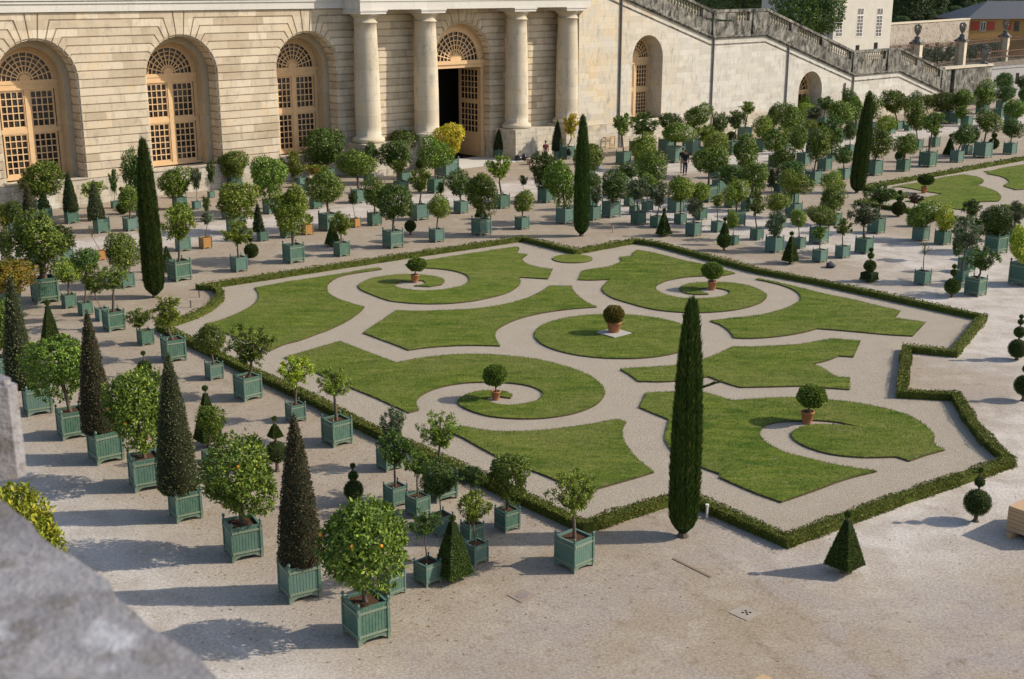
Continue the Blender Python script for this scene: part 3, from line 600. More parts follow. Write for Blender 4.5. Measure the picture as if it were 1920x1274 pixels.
TREES = """
#57|in the near row beside the stone parapet|potted citrus and cones in the near row
672 1215 92 675 1018 82 92 ogF
546 1135 86 559 775 41 0 cR
440 1057 81 447 890 76 74 ogF
333 983 68 327 660 39 0 cB
257 926 74 256 762 62 76 ogF
181 874 70 177 582 31 0 cR
119 828 62 112 678 57 60 og
54 783 62 33 513 29 0 cB
-2 715 50 3 615 32 52 og
-10 600 70 8 518 54 37 or
18 1225 95 30 1022 98 118 oY
#50|in the near group by the yew pyramid|potted trees grouped near the yew pyramid
738 955 46 738 848 38 40 ad
725 887 46 737 800 28 40 as
780 974 46 780 872 27 30 ag
824 1010 46 822 898 34 36 od
822 945 64 822 812 47 43 ab
883 1025 45 882 895 32 21 ad
890 1063 46 887 955 35 38 ab
949 1001 48 950 889 38 42 og
1075 1077 73 1077 930 57 52 ab
730 1124 52 742 1012 28 36 ag
798 1103 51 795 985 40 33 ad
#52|along the hedge left of the parterre|potted citrus along the left hedge
267 650 33 256 600 27 21 sg
317 682 50 312 588 44 36 ab
396 715 36 391 637 27 31 og
457 755 53 467 652 54 48 ag
549 795 40 552 699 35 33 aY
625 841 58 626 720 47 33 ab
387 872 28 392 790 23 27 og
#50|in the cluster left of the leftmost cypress|potted trees left of the leftmost cypress
73 572 56 78 447 58 50 ogT
124 580 30 125 508 25 20 ab
155 594 29 163 487 24 21 od
187 604 28 175 530 28 33 ag
206 624 44 210 525 40 28 ag
232 542 32 225 470 30 34 og
186 490 22 170 433 15 13 axsW
121 492 26 123 455 13 16 sg
60 492 28 52 460 14 14 og
22 440 24 5 408 20 26 aY
40 446 26 24 398 18 20 od
12 512 30 8 458 14 25 od
#49|against the wall below the first two windows|potted plants along the wall under the windows
129 421 28 129 323 14 0 cG
185 439 32 177 340 16 0 cB
240 435 28 242 372 22 21 og
213 392 16 212 344 10 26 sd
263 408 26 255 322 23 36 od
172 416 26 175 358 25 20 sb
72 402 28 75 340 37 33 og
52 425 26 50 345 12 0 cR
82 412 24 78 360 11 0 cG
34 396 18 33 362 8 20 sd
333 395 28 330 342 31 29 og
366 394 18 367 338 12 25 ss
394 372 14 394 325 10 27 sd
437 356 28 435 309 28 26 og
#49|between the left cypress and the central doorway|potted citrus between the cypress and the doorway
330 530 45 335 425 33 38 ab
339 473 30 338 400 22 20 og
382 468 25 386 411 12 13 asW
390 417 18 384 385 9 18 sd
424 413 24 425 375 12 14 sg
438 440 36 440 375 38 31 ob
444 512 33 443 441 29 28 ab
490 454 22 482 380 10 0 cG
505 403 32 500 328 35 38 og
563 353 22 550 312 26 28 ab
562 363 18 585 345 9 8 sP
612 340 26 609 280 34 35 od
600 345 22 596 318 22 10 sb
670 383 30 669 305 33 28 og
#49|in front rows behind the long far hedge|potted citrus behind the far hedge
613 435 38 611 352 32 31 og
590 393 24 589 322 12 10 sr
546 496 41 546 391 40 40 ob
536 448 29 548 388 24 24 og
574 442 23 578 412 10 10 sgW
665 428 20 661 374 11 14 adW
638 483 31 638 422 24 24 ab
700 425 28 703 364 22 25 og
734 468 39 739 376 31 38 od
784 415 35 789 341 24 24 ag
817 456 29 822 388 20 20 ab
863 402 27 860 344 22 21 od
901 444 37 901 359 30 36 og
940 393 30 936 316 30 27 ab
978 432 27 981 378 17 20 ab
983 372 14 981 340 10 11 as
#49|beside the columns of the central doorway|potted plants beside the doorway columns
690 345 20 695 288 14 18 od
755 347 26 738 289 32 26 od
768 320 18 757 272 27 27 od
750 365 28 747 315 17 16 ab
837 337 42 843 262 27 30 oy
815 364 32 815 285 26 30 og
829 398 16 826 355 9 13 ad
935 298 20 935 243 9 0 cG
1047 298 18 1045 225 11 0 cG
1063 300 28 1071 238 18 24 ay
1024 382 33 1023 318 27 32 od
1059 422 34 1054 340 29 36 og
1102 338 26 1105 292 28 27 og
#49|before the arched niche right of the columns|potted trees before the arched niche
1169 310 28 1167 236 20 24 ag
1195 292 30 1205 236 34 26 ad
1204 322 26 1207 277 22 24 ob
1218 370 30 1220 318 27 32 og
1250 288 30 1255 228 20 16 od
1266 307 36 1266 250 28 19 og
1297 292 34 1305 217 23 20 og
1325 300 28 1322 252 22 20 ab
1347 282 22 1350 232 17 16 od
1373 292 30 1380 227 22 19 ad
1397 262 26 1401 205 18 14 ab
1431 286 28 1433 238 20 20 ob
1345 336 28 1342 268 24 21 ob
1329 381 36 1330 298 31 28 og
1350 363 28 1362 318 12 10 og
#49|in the crowded block right of second cypress|potted trees in the crowded block
1146 410 35 1153 347 28 27 od
1111 415 30 1118 368 16 20 as
1108 395 24 1114 338 14 16 od
1180 388 20 1176 322 20 14 od
1190 404 20 1180 362 10 12 as
1197 423 28 1196 358 25 28 as
1214 398 22 1214 345 14 16 ag
1232 429 26 1236 368 21 28 as
1268 400 31 1270 350 18 20 as
1276 422 23 1277 357 21 24 ab
1314 414 25 1312 362 20 18 ob
1301 445 30 1303 391 20 19 as
1346 437 24 1346 378 14 15 ab
1376 461 20 1375 411 9 17 ab
1372 391 26 1372 328 26 18 od
#49|in the block left of the rightmost cypress|potted trees left of the third cypress
1380 375 26 1397 283 24 26 og
1382 427 33 1381 362 22 20 ab
1406 398 30 1416 330 25 23 og
1420 452 25 1418 385 20 26 ag
1455 315 26 1453 262 22 22 og
1490 410 31 1490 341 25 23 ob
1485 388 28 1487 320 23 17 od
1470 350 24 1470 297 22 21 og
1462 362 20 1449 335 16 24 as
1460 430 28 1457 380 21 18 ob
1454 476 34 1458 424 22 27 as
1500 468 24 1498 408 14 17 ab
1538 460 36 1541 406 27 19 og
1539 494 28 1539 440 15 14 ag
1567 424 26 1562 374 26 20 og
1563 398 26 1565 344 24 21 ob
#49|below the small arched door in stair wall|potted trees below the small arched door
1475 278 28 1480 218 24 25 og
1450 262 22 1452 217 13 22 od
1515 245 22 1510 206 14 14 ob
1505 232 22 1507 194 17 13 og
1545 240 22 1547 196 19 15 ad
1527 262 22 1527 216 22 14 as
1577 266 22 1575 212 23 22 ag
1592 232 20 1592 183 17 13 od
1606 250 22 1605 205 13 20 ag
1634 247 20 1634 200 15 22 ag
1560 304 18 1560 250 20 25 od
1509 312 28 1495 260 18 24 og
1527 350 32 1533 271 22 27 og
1522 290 20 1520 233 11 10 ob
1548 322 27 1551 268 18 26 ag
1584 338 24 1582 290 17 17 od
#49|in the row right of the rightmost cypress|potted citrus right of the third cypress
1595 290 20 1594 245 12 18 od
1641 331 33 1648 267 25 24 og
1670 253 22 1664 232 18 15 ob
1684 245 18 1672 192 22 22 ag
1696 323 26 1699 269 20 20 og
1743 315 33 1746 233 29 23 ag
1722 282 22 1715 218 17 25 og
1754 277 21 1757 250 10 12 ag
1797 306 25 1807 254 21 18 od
1815 291 20 1834 254 11 15 od
1847 298 34 1851 228 24 19 og
1897 291 25 1898 242 19 15 od
#49|in distant rows below the end of stairs|distant potted trees below the stair end
1695 242 16 1700 197 9 13 ag
1704 247 14 1716 188 13 13 od
1745 236 20 1738 190 12 14 ag
1780 232 26 1759 190 29 20 oo
1795 234 24 1806 184 19 16 og
1815 238 22 1804 214 17 15 ag
1845 215 24 1846 177 21 22 og
1880 207 20 1882 152 17 14 od
1876 224 22 1886 176 18 14 ad
1898 238 24 1903 206 20 18 og
1918 205 20 1919 156 13 12 od
1922 215 20 1920 177 12 12 ad
#52|between the two parterres at the right|potted trees between the two parterres
1581 486 27 1582 428 18 18 ag
1622 478 34 1622 405 32 27 as
1645 440 33 1652 366 33 22 ad
1729 454 32 1729 402 26 23 og
1716 427 24 1717 374 18 11 aP
1770 461 30 1776 411 21 21 oY
1804 531 26 1812 444 35 38 as
1824 490 26 1820 393 21 18 ad
1815 513 32 1800 462 12 16 ad
1872 478 41 1870 416 31 31 od
1833 558 40 1843 488 34 27 ad
1732 537 31 1735 466 14 18 abx
1900 455 28 1908 402 22 24 as
1925 540 52 1915 459 22 32 oY
"""
grp = []
def flush(zone, group, rot, rows):
    kinds = {}
    for r_ in rows: kinds.setdefault(r_[7][:2], []).append(r_)
    for r_ in rows:
        k = r_[7]; fam = sorted(kinds[k[:2]], key=lambda q: q[3]); i = fam.index(r_)
        if k.startswith('axs'): nm = 'thin silvery sapling in an orange wooden box'
        elif 'W' in k: nm = 'thin dark sapling in an orange wooden box'
        elif k == 'abx': nm = 'almost bare sapling in a green box'
        else: nm = KN[k[:2]]
        if len(fam) == 1 or nm.startswith(('thin', 'almost')): lab = 'only %s %s' % (nm, zone) if not nm.startswith(('thin', 'almost')) else '%s %s' % (nm, zone)
        else: lab = '%s %s %s' % (ORD[i] + (' from left,' if i else ''), nm, zone)
        if i == 0 and len(fam) > 1: lab = 'leftmost %s %s' % (nm, zone)
        kk = {'axsW': 'axs', }.get(k, k)
        kind = k
        if k == 'axsW': kind = 'asxW'
        add_tree(*r_[:7], kind, radians(90-rot)+0, lab, group, 'potted cone' if k[0] == 'c' else ('potted shrub' if k[0] == 's' else 'potted tree'))
zone = None; rows = []
for ln in TREES.strip().split('\n'):
    if ln[0] == '#':
        if rows: flush(zone, gname, rot_, rows)
        a_, zone, gname = ln[1:].split('|'); rot_ = float(a_); rows = []
    else:
        q = ln.split(); rows.append(tuple(float(v) for v in q[:7])+(q[7],))
flush(zone, gname, rot_, rows)

# ---------------------------------------------------------------- yew topiary standing in the ground
def bits(): return MB(), MB(), MB()
def topi_sphere(tufts, core, c, r, sz, rnd, L):
    def s(q):
        d = rv(q); return Vector((c[0]+d.x*r, c[1]+d.y*r, c[2]+d.z*r*sz)), d
    surf_tufts(tufts, s, int(1500*max(.15, (r/.3)**2)) if r > .12 else 420, L, L*.55, rnd, .7)
    core.sphere(c, r*.94, 16, 10, sz)
def topi_frustum(tufts, core, z0, z1, a0, a1, rot, rnd, L, n):
    """square pyramid, half sides a0 (bottom) a1 (top)"""
    def P(a, k, z): t = rot+k*pi/2+pi/4; return Vector((a*1.414*cos(t), a*1.414*sin(t), z))
    def s(q):
        k = q.randrange(4); t = q.random()**.8 if a1 < a0 else q.random(); t = 1-sqrt(1-q.random()*(1-(a1/a0)**2 if a1 < a0 else .99)) if a1 < a0 else t
        a = a0+(a1-a0)*t; z = z0+(z1-z0)*t; p = P(a, k, z).lerp(P(a, k+1, z), q.random())
        tt = rot+k*pi/2+pi/2; nr = Vector((cos(tt), sin(tt), (a0-a1)/(z1-z0))).normalized(); return p, nr
    surf_tufts(tufts, s, n, L, L*.55, rnd, .6)
    f = .95; vs = []
    for a, z in ((a0*f, z0), (a1*f, z1)):
        for k in range(4): vs.append(tuple(P(a, k, z)))
    core.add(vs, [(3,2,1,0),(4,5,6,7),(0,1,5,4),(1,2,6,5),(2,3,7,6),(3,0,4,7)])
    b = MB()
TOPI = [  # base px, list of pieces from bottom to top: ('b', cy, r) ball, ('p', ybottom, ytop, halfbottom, halftop) pyramid, ('d', y0, y1, half) square disc
 (1582, 1073, [('p', 1058, 976, 38, 7), ('b', 965, 6.5)], 'yew pyramid with a ball on top, on the pale gravel at the near right'),
 (1829, 978, [('b', 942.5, 25.5), ('b', 904, 10), ('b', 882, 5)], 'three stacked yew balls right of the yew pyramid near the hedge corner'),
 (850, 1085, [('p', 1074, 980, 39, 8), ('b', 972, 6)], 'yew pyramid with small ball among the near potted trees'),
 (1906, 675, [('b', 654, 18), ('b', 623, 11), ('b', 604, 5.5), ('b', 594, 4)], 'tiered yew balls at the right edge, farther of two'),
 (1918, 752, [('b', 723, 20), ('b', 692, 8)], 'yew ball topiary at the right edge, nearer of two'),
 (1784, 558, [('b', 537, 14.5), ('b', 511.5, 5.8), ('b', 500, 3.5)], 'yew balls in three tiers left of the dark potted tree near the right hedge'),
 (1629, 528, [('d', 523, 511, 17), ('b', 499, 11), ('b', 480, 5.5), ('b', 469, 3.6)], 'yew topiary of balls on a square slab near the long hedge'),
 (1481, 495, [('p', 489, 444, 16, 3.5), ('b', 438, 3.2)], 'yew pyramid beside the silvery olive behind the long hedge'),
 (1684, 406, [('b', 391, 13), ('b', 371, 7), ('b', 361, 3.5)], 'yew ball with a smaller bun on top, left of the farther parterre'),
 (1244, 443, [('p', 440, 398, 15, 2.5), ('b', 394, 2.6)], 'yew pyramid behind the far notch of the parterre'),
 (1357, 470, [('b', 450.7, 13.5), ('p', 437, 416, 8, 1.5), ('b', 411, 3)], 'yew ball carrying a small pyramid behind the long hedge'),
 (769.6, 441, [('b', 424, 10.5), ('b', 402, 4)], 'dark oval yew ball between potted citrus near the far hedge'),
 (472, 483, [('b', 470, 13), ('b', 448, 5), ('b', 437, 3)], 'yew ball with two small balls near the left of the far hedge'),
 (231, 402, [('b', 390, 11), ('b', 355, 3.5)], 'yew ball with a tall thin finial ball near the wall'),
 (315, 510, [('p', 505, 462, 14, 2)], 'yew pyramid half hidden behind the leftmost tall cypress'),
 (624, 462, [('p', 458, 416, 15, 2)], 'yew pyramid behind a potted citrus near the far hedge'),
 (902, 411, [('p', 407, 382, 12, 1.5)], 'small yew pyramid behind the potted citrus near the far hedge'),
 (97, 650, [('p', 640, 574, 20, 4), ('b', 567.5, 5.5)], 'yew pyramid with a ball behind the near citrus row at the left'),
 (392, 838, [('p', 824, 738, 29, 5), ('b', 728, 5.5)], 'yew pyramid with a ball behind a small potted citrus'),
 (272, 706, [('b', 689, 14), ('b', 662.5, 4.2)], 'yew ball with a small ball on a stem beside the near citrus row'),
 (520, 884, [('b', 848, 21), ('p', 818, 795, 15, 3), ('b', 785, 4.5)], 'yew ball carrying a pyramid beside the round citrus'),
 (664, 945, [('b', 919, 19), ('b', 892.5, 10), ('b', 873.6, 4.7)], 'three stacked yew balls between the near citrus trees'),
 (1779, 293, [('p', 291, 260, 12.5, 2.5), ('b', 254.5, 2.8)], 'yew pyramid in the row of potted citrus at the upper right'),
 (1862, 280, [('b', 269.6, 10), ('b', 254.5, 5)], 'yew ball with small ball behind a large potted citrus at the upper right'),
 (1687, 304, [('b', 293, 9.5)], 'low dark yew ball behind potted citrus at the upper right'),
 (789, 322, [('b', 308, 9)], 'small dark yew ball in front of the second column'),
 (1371, 268, [('b', 256, 9)], 'dark yew ball under the curved-trunk tree by the stair wall'),
 (1540, 247, [('b', 237, 8)], 'dark yew ball below the small arched door'),
 (1821, 420, [('b', 392, 7), ('b', 377, 3)], 'small yew ball finial rising behind the dark shrubs at the right')]
for bx_, by_, pieces, lab in TOPI:
    X, Y = G(bx_, by_); P_ = ppm(Y, 1); root = empty('yew_topiary', (X, Y, 0), 0, lab, 'topiary', 'clipped yews standing in the gravel')
    rnd = random.Random(int(bx_*7)); tuf, cor, stem = bits()
    L = .036 if by_ > 600 else .075; top = 0
    for pc in pieces:
        tuf, cor = MB(), MB()
        if pc[0] == 'b':
            zc = hgt(Y, pc[1]); r = pc[2]/P_; topi_sphere(tuf, cor, (0, 0, zc), r, 1.0, rnd, L); top = zc
        elif pc[0] == 'p':
            z0 = max(.12, hgt(Y, pc[1])); z1 = hgt(Y, pc[2]); a0 = pc[3]/P_/1.35; a1 = pc[4]/P_/1.35; topi_frustum(tuf, cor, z0, z1, a0, a1, RZ, rnd, L, 9500 if by_ > 600 else 2200); top = z1
        else:
            z0 = hgt(Y, pc[1]); z1 = hgt(Y, pc[2]); a0 = pc[3]/P_/1.35; topi_frustum(tuf, cor, z0, z1, a0, a0*.99, RZ, rnd, L, 900)
        fo_ = tuf.build({'b': 'clipped_ball', 'p': 'clipped_pyramid', 'd': 'clipped_slab'}[pc[0]], YEW, root); cor.build('twig_core', YEWC, fo_)
    stem.lathe([(.10, 0), (.055, .06), (.045, .3), (.02, top)], n=8)
    stem.build('trunk', BARK, root)

# ---------------------------------------------------------------- cypresses
def cypress(seed, H, Rm, n):
    r = random.Random(seed)
    prof = [(.35, .02), (.78, .045), (.97, .10), (1.0, .2), (.98, .4), (.90, .55), (.80, .68), (.68, .78), (.52, .87), (.38, .94), (.20, .985), (.05, 1.0)]
    f = revolve_sampler([(a*Rm, z*H) for a, z in prof]); mb = MB()
    for _ in range(n):
        p, nr = f(r); a = atan2(p.y, p.x); rip = .05*sin(a*9+seed+p.z*.7)+.03*sin(a*17+p.z*1.3)
        p = p+Vector((nr.x, nr.y, 0))*(rip*Rm*1.2)
        d = (Vector((0, 0, 1))+nr*.35+rv(r)*.25).normalized(); nn = (nr+rv(r)*.6).normalized()
        card(mb, p-nr*.02, d, nn, r.uniform(.10, .24), .028)
    core = MB(); core.lathe([(a*Rm*.95, z*H*.99) for a, z in prof], n=24)
    return mb.mesh('crown', CYP), core.mesh('twig_core', CYPC, True)
for i, (bx_, by_, ty, hw, tn, lab) in enumerate([(1280, 1006, 566, 24.5, 26000, 'tall narrow cypress in the near notch of the hedge, closest of the four'),
        (291, 558, 262, 18, 16000, 'tall narrow cypress at the rounded left corner of the parterre'),
        (1090, 443, 218, 13.5, 11000, 'tall narrow cypress in the far notch of the hedge, facing the columns'),
        (1606, 362, 175, 14, 10000, 'tall narrow cypress between the parterres at the upper right')]):
    X, Y = G(bx_, by_); H = hgt(Y, ty); root = empty('cypress_tree', (X, Y, 0), 0, lab, 'cypress', 'four tall clipped cypresses')
    cm, co = cypress(i, H, hw/ppm(Y, 2), tn); link('crown', cm, root); link('twig_core', co, root)
    t = MB(); t.lathe([(.16, 0), (.10, .12), (.09, .5)], n=8); t.build('trunk', BARK, root)
    if i == 0:
        t = MB(); z = hgt(Y, 730); t.tube((.25, 0, z), (.60, -.05, z+.15), .015, .008, 5); q = random.Random(3)
        for k in range(60): p = Vector((.25, 0, z)).lerp(Vector((.72, -.05, z+.2)), q.random()); card(t, p, (Vector((1, 0, .6))+rv(q)*.4).normalized(), rv(q), .14, .03)
        t.build('stray_branch', CYP, root)
    elif i in (3,):
        root.rotation_euler = (0, radians(3.2), 0)

# ---------------------------------------------------------------- box hedges
def hedge(path, closed, label, half=.165, h=.28, dens=460):
    root = empty('box_hedge', (*path[0], 0), 0, label, 'hedge'); o = (path[0][0], path[0][1], 0)
    core = MB(o); tuf = MB(o); r = random.Random(5); n = len(path); segs = n if closed else n-1
    off = []
    for i in range(n):
        p = Vector(path[i]); a = Vector(path[i-1]) if (closed or i) else None; b = Vector(path[(i+1) % n]) if (closed or i < n-1) else None
        d1 = (p-a).normalized() if a is not None else (b-p).normalized(); d2 = (b-p).normalized() if b is not None else d1
        m = (d1+d2); m = m.normalized() if m.length > 1e-3 else d1; nn = Vector((-m.y, m.x)); k = 1/max(.35, nn.dot(Vector((-d1.y, d1.x)))); off.append(nn*k)
    for i in range(segs):
        j = (i+1) % n; p, q = Vector(path[i]), Vector(path[j]); L_ = (q-p).length
        vs = []
        for z, w in ((0, half*.80), (h*.83, half*.80)):
            for c, oo in ((p, off[i]), (q, off[j])):
                vs += [(*(c+oo*w), z), (*(c-oo*w), z)]
        core.add(vs, [(0,1,3,2),(4,6,7,5),(0,2,6,4),(1,5,7,3),(0,4,5,1),(2,3,7,6)])
        mid = (p+q)/2; dist = mid.length; dn = (dens*2.2 if dist < 46 else dens)*min(1.0, max(.22, (36/dist)**1.7)); Lf = .05*max(1, dist/36)
        d = (q-p).normalized(); nrm = Vector((-d.y, d.x))
        for _ in range(int(dn*L_*(2*half+2*h))):
            t = r.random(); c = p.lerp(q, t); oo = off[i].lerp(off[j], t); u = r.random()*(2*half+2*h)
            wob = .024*sin(c.x*1.7+c.y*2.3)+.016*sin(c.x*4+c.y*3)+.014*sin(c.x*11-c.y*7)
            if u < 2*half: pos = Vector((*(c+oo*(u-half)), h+wob)); nr = Vector((0, 0, 1))
            else:
                sgn = 1 if u < 2*half+h else -1; pos = Vector((*(c+oo*sgn*(half+wob)), r.random()*h)); nr = Vector((nrm.x*sgn, nrm.y*sgn, 0))
            dd = (nr*.7+rv(r)*.8).normalized(); n2 = rv(r)
            if abs(dd.dot(n2)) > .95: continue
            card(tuf, pos-nr*.02-Vector(o), dd, n2, Lf*r.uniform(.7, 1.3), Lf*.6)
    core.build('twig_core', HEDC, root); tuf.build('foliage', HEDGE, root)
hedge(HP, True, 'low clipped box hedge tracing the notched outline of the near parterre')
hedge(HR, False, 'low clipped box hedge round the farther parterre at the right')
cb = MB()
for a, b in ((1640, 348), ): pass

# ---------------------------------------------------------------- terracotta pots with lollipop trees
def pot_tree(x, y, w, cx, cy, rx, ry, mat, label, big=False, ball=True):
    X, Y = G(x, y-w*.12); P_ = ppm(Y, .5); root = empty('potted_ball_tree', (X, Y, 0), 0, label, 'potted tree', 'clipped ball trees in round terracotta pots')
    R_ = w/2/P_; h = R_*2.05 if not big else R_*1.85
    z0 = .0
    p = MB(); p.lathe([(R_*.70, z0), (R_*.74, z0+h*.05), (R_*.94, h*.84), (R_*1.06, h*.86), (R_*1.06, h*.98), (R_*.95, h), (R_*.88, h*.97), (R_*.86, h*.9)], n=28); p.build('pot', TERRA, root, True)
    s = MB(); s.lathe([(R_*.87, h*.88), (R_*.87, h*.92)], n=20); s.build('soil', SOIL, root)
    zc = hgt(Y, cy); r = rx/P_; rz = ry/P_; rnd = random.Random(int(x)); tuf, cor, st = bits(); off = (cx-x)/P_
    def sm(q):
        d = rv(q); k = 1+.06*sin(d.x*7+x)*sin(d.z*6); return Vector((off+d.x*r*k, d.y*r*k, zc+d.z*rz*k)), d
    surf_tufts(tuf, sm, 3200, .07, .042, rnd, .6); cor.sphere((off, 0, zc), r*.9, 16, 10, rz/r)
    tuf.build('crown', mat, root); cor.build('twig_core', CONEC, root)
    st.tube((0, 0, h*.85), (off, 0, zc), .028, .022, 7); st.build('trunk', BARK, root)
pot_tree(778, 532, 15.5, 782, 496, 18, 12.5, BALL, 'flattened ball tree in terracotta pot on the far left lawn spiral')
pot_tree(1335, 546, 17, 1334, 508, 20, 16, BALL, 'ball tree in terracotta pot on the lawn spiral behind the near cypress')
pot_tree(1151, 630, 27, 1150, 591, 19, 18, BROWNBALL, 'bronze-tinged box ball in a large red terracotta pot on the central round lawn', True)
pot_tree(930, 752, 17, 928, 704, 22, 20, BALL, 'ball tree in brown pot on the lawn spiral near the left hedge')
pot_tree(1513, 797, 24, 1519, 743, 27, 21, BALL, 'wide ball tree with leaning stem in a terracotta pot at the near right spiral')
pot_tree(1732, 364, 12, 1734, 337, 15, 10, LEAF['d'], 'flattened dark ball tree in terracotta pot at the farther parterre')
sq = MB(); X, Y = G(1151, 628); sq.obox((X, Y), E, .95, .95, .06, .095)
tag(sq.build('paving_slab', plain('pale_paving', (.36,.34,.31), .9, .2, .15, 5)), 'square pale stone slab under the large central terracotta pot', 'slab')

# ---------------------------------------------------------------- building frame: x along the facade, y away from camera, z up
def frame(name, ox, oy, oz, label, cat, group=None):
    X = ox*cos(RZ)-oy*sin(RZ); Y = ox*sin(RZ)+oy*cos(RZ)
    return empty(name, (X, Y, oz), RZ, label, cat, group)
def fl(x, y):   # facade local -> world
    return (x*cos(RZ)-y*sin(RZ), x*sin(RZ)+y*cos(RZ))
B0 = (60.0, 74.2, 0.0)
bld = frame('orangery_building', *B0, 'long cream stone orangery with arched windows, four columns and an open door', 'building')
YF = 74.2
def inset_faces(me_bm, faces, th, dep):
    bmesh.ops.inset_individual(me_bm, faces=faces, thickness=th, depth=dep, use_even_offset=True)
LEVELS = [1.55+.4958*i for i in range(12)]+[7.5, 8.0, 8.5, 9.0, 9.5, 10.0, 10.5, 11.0, 11.46]
BEND = {8.0: 2.58, 8.5: 2.42, 9.0: 2.22, 9.5: 1.98, 10.0: 1.72, 10.5: 1.42, 11.0: 1.05, 11.46: .40}
ARCH = [(18.9, 2.46), (28.35, 2.46), (37.62, 2.46), (46.93, 2.46), (60.6, 2.8)]
ZS = 7.5
def side_pts(c, R, za, zb, sgn):
    """outline of a course end against the arch at c, from bottom to top; sgn -1: stone lies left of the arch"""
    k = R/2.46
    def ang(z):
        if z <= ZS+1e-6: return pi/2
        return atan2(BEND[z]*k, z-ZS)
    if zb <= ZS+1e-6: return [(c+sgn*R, za), (c+sgn*R, zb)]
    a0, a1 = ang(za), ang(zb); out = []
    if za > ZS+1e-6: out.append((c+sgn*BEND[za]*k, za))
    for i in range(5):
        a = a0+(a1-a0)*i/4; out.append((c+sgn*R*sin(a), ZS+R*cos(a)))
    out.append((c+sgn*BEND[zb]*k, zb))
    return out
wall = bmesh.new()
def addface(pts3):
    f = wall.faces.new([wall.verts.new((x-B0[0], y-B0[1], z-B0[2])) for x, y, z in pts3]); return f
fr = []
ends = [12.0]+[a for a in ARCH]+[71.6]
for i in range(len(ARCH)+1):
    for za, zb in zip(LEVELS[:-1], LEVELS[1:]):
        za, zb = round(za, 2) if za < 7.4 else za, round(zb, 2) if zb < 7.4 else zb
        L_ = [(12.0, za), (12.0, zb)] if i == 0 else side_pts(*ARCH[i-1], za, zb, 1)
        Rr_ = [(71.6, za), (71.6, zb)] if i == len(ARCH) else side_pts(*ARCH[i], za, zb, -1)
        ring_ = Rr_+L_[::-1]
        # ccw seen from -y : bottom-left -> bottom-right -> top-right -> top-left
        poly = [L_[0]]+Rr_+L_[::-1][:-1]
        cl = []
        for p in poly:
            if not cl or hypot(p[0]-cl[-1][0], p[1]-cl[-1][1]) > 1e-4: cl.append(p)
        if hypot(cl[0][0]-cl[-1][0], cl[0][1]-cl[-1][1]) < 1e-4: cl.pop()
        fr.append(addface([(x, YF, z) for x, z in cl]))
for c, R in ARCH:                                     # keystones
    k = R/2.46; a = atan2(.40*k, 11.46-ZS)
    pts = [(c-R*sin(a), ZS+R*cos(a)), (c, ZS+R), (c+R*sin(a), ZS+R*cos(a)), (c+.40*k, 11.46), (c-.40*k, 11.46)]
    fr.append(addface([(x, YF, z) for x, z in pts]))
    dep = 1.1 if R < 2.6 else .75                     # reveal, one stone per course
    prof = [(R, z) for z in LEVELS if z <= 7.5]
    angs = [pi/2]+[atan2(BEND[z]*k, z-ZS) for z in (8.0,8.5,9.0,9.5,10.0,10.5,11.0,11.46)]
    path = [(-R, z) for _, z in prof]+[(-R*sin(t), ZS+R*cos(t)) for t in angs[1:]]
    path = path+[(-x, z) for x, z in path[::-1]]
    for (x0, z0), (x1, z1) in zip(path[:-1], path[1:]):
        if hypot(x1-x0, z1-z0) < 1e-4: continue
        f = addface([(c+x0, YF, z0), (c+x1, YF, z1), (c+x1, YF+dep, z1), (c+x0, YF+dep, z0)]); f.normal_update()
        cen = f.calc_center_median()+Vector(B0)
        if f.normal.dot(Vector((c, cen.y, ZS-1 if cen.z > ZS else cen.z))-cen) < 0: f.normal_flip()
        fr.append(f)
wall.normal_update()
inset_faces(wall, fr, .026, .0); 
inner = [f for f in fr]
inset_faces(wall, fr, .018, .07)
me = bpy.data.meshes.new('rusticated_wall'); wall.to_mesh(me); wall.free(); me.materials.append(STONE)
link('rusticated_wall', me, bld)
# plinth, cornice, body
m = MB(B0)
xs = [12.0]
for c, R in ARCH[:4]: pass
m.box(12, 57.7, YF-.10, YF+.9, 0, 1.55)
m.box(63.5, 71.6, YF-.10, YF+.9, 0, 1.55)
for c, R in ARCH[:4]: m.box(c-R, c+R, YF+.9, YF+2.2, 0, 1.53); m.box(c-R-.03, c+R+.03, YF-.16, YF+.4, 1.56, 1.64)
m.build('plinth', PLINTH, bld)
m = MB(B0)
m.box(12, 50.0, YF-.22, YF+6, 11.46, 12.02); m.box(12, 50.0, YF-.10, YF+6, 12.02, 12.10); m.box(12, 50.0, YF-.26, YF+6, 12.10, 14.5)
m.box(12, 50.0, YF-.30, YF-.2, 11.92, 12.02)
m.build('cornice', WHITEST, bld)
m = MB(B0)
m.box(49.95, 72.0, 72.02, YF+6, 11.36, 11.92); m.box(49.90, 72.05, 71.96, YF+6, 11.92, 12.0); m.box(49.95, 72.0, 72.04, YF+6, 12.0, 14.5)
m.build('entablature', WHITEST, bld)
m = MB(B0); m.box(12, 56.5, YF+6, YF+20, 0, 14.4); m.box(56.5, 72, YF+8, YF+20, 0, 14.4); m.build('building_body', STONE, bld)
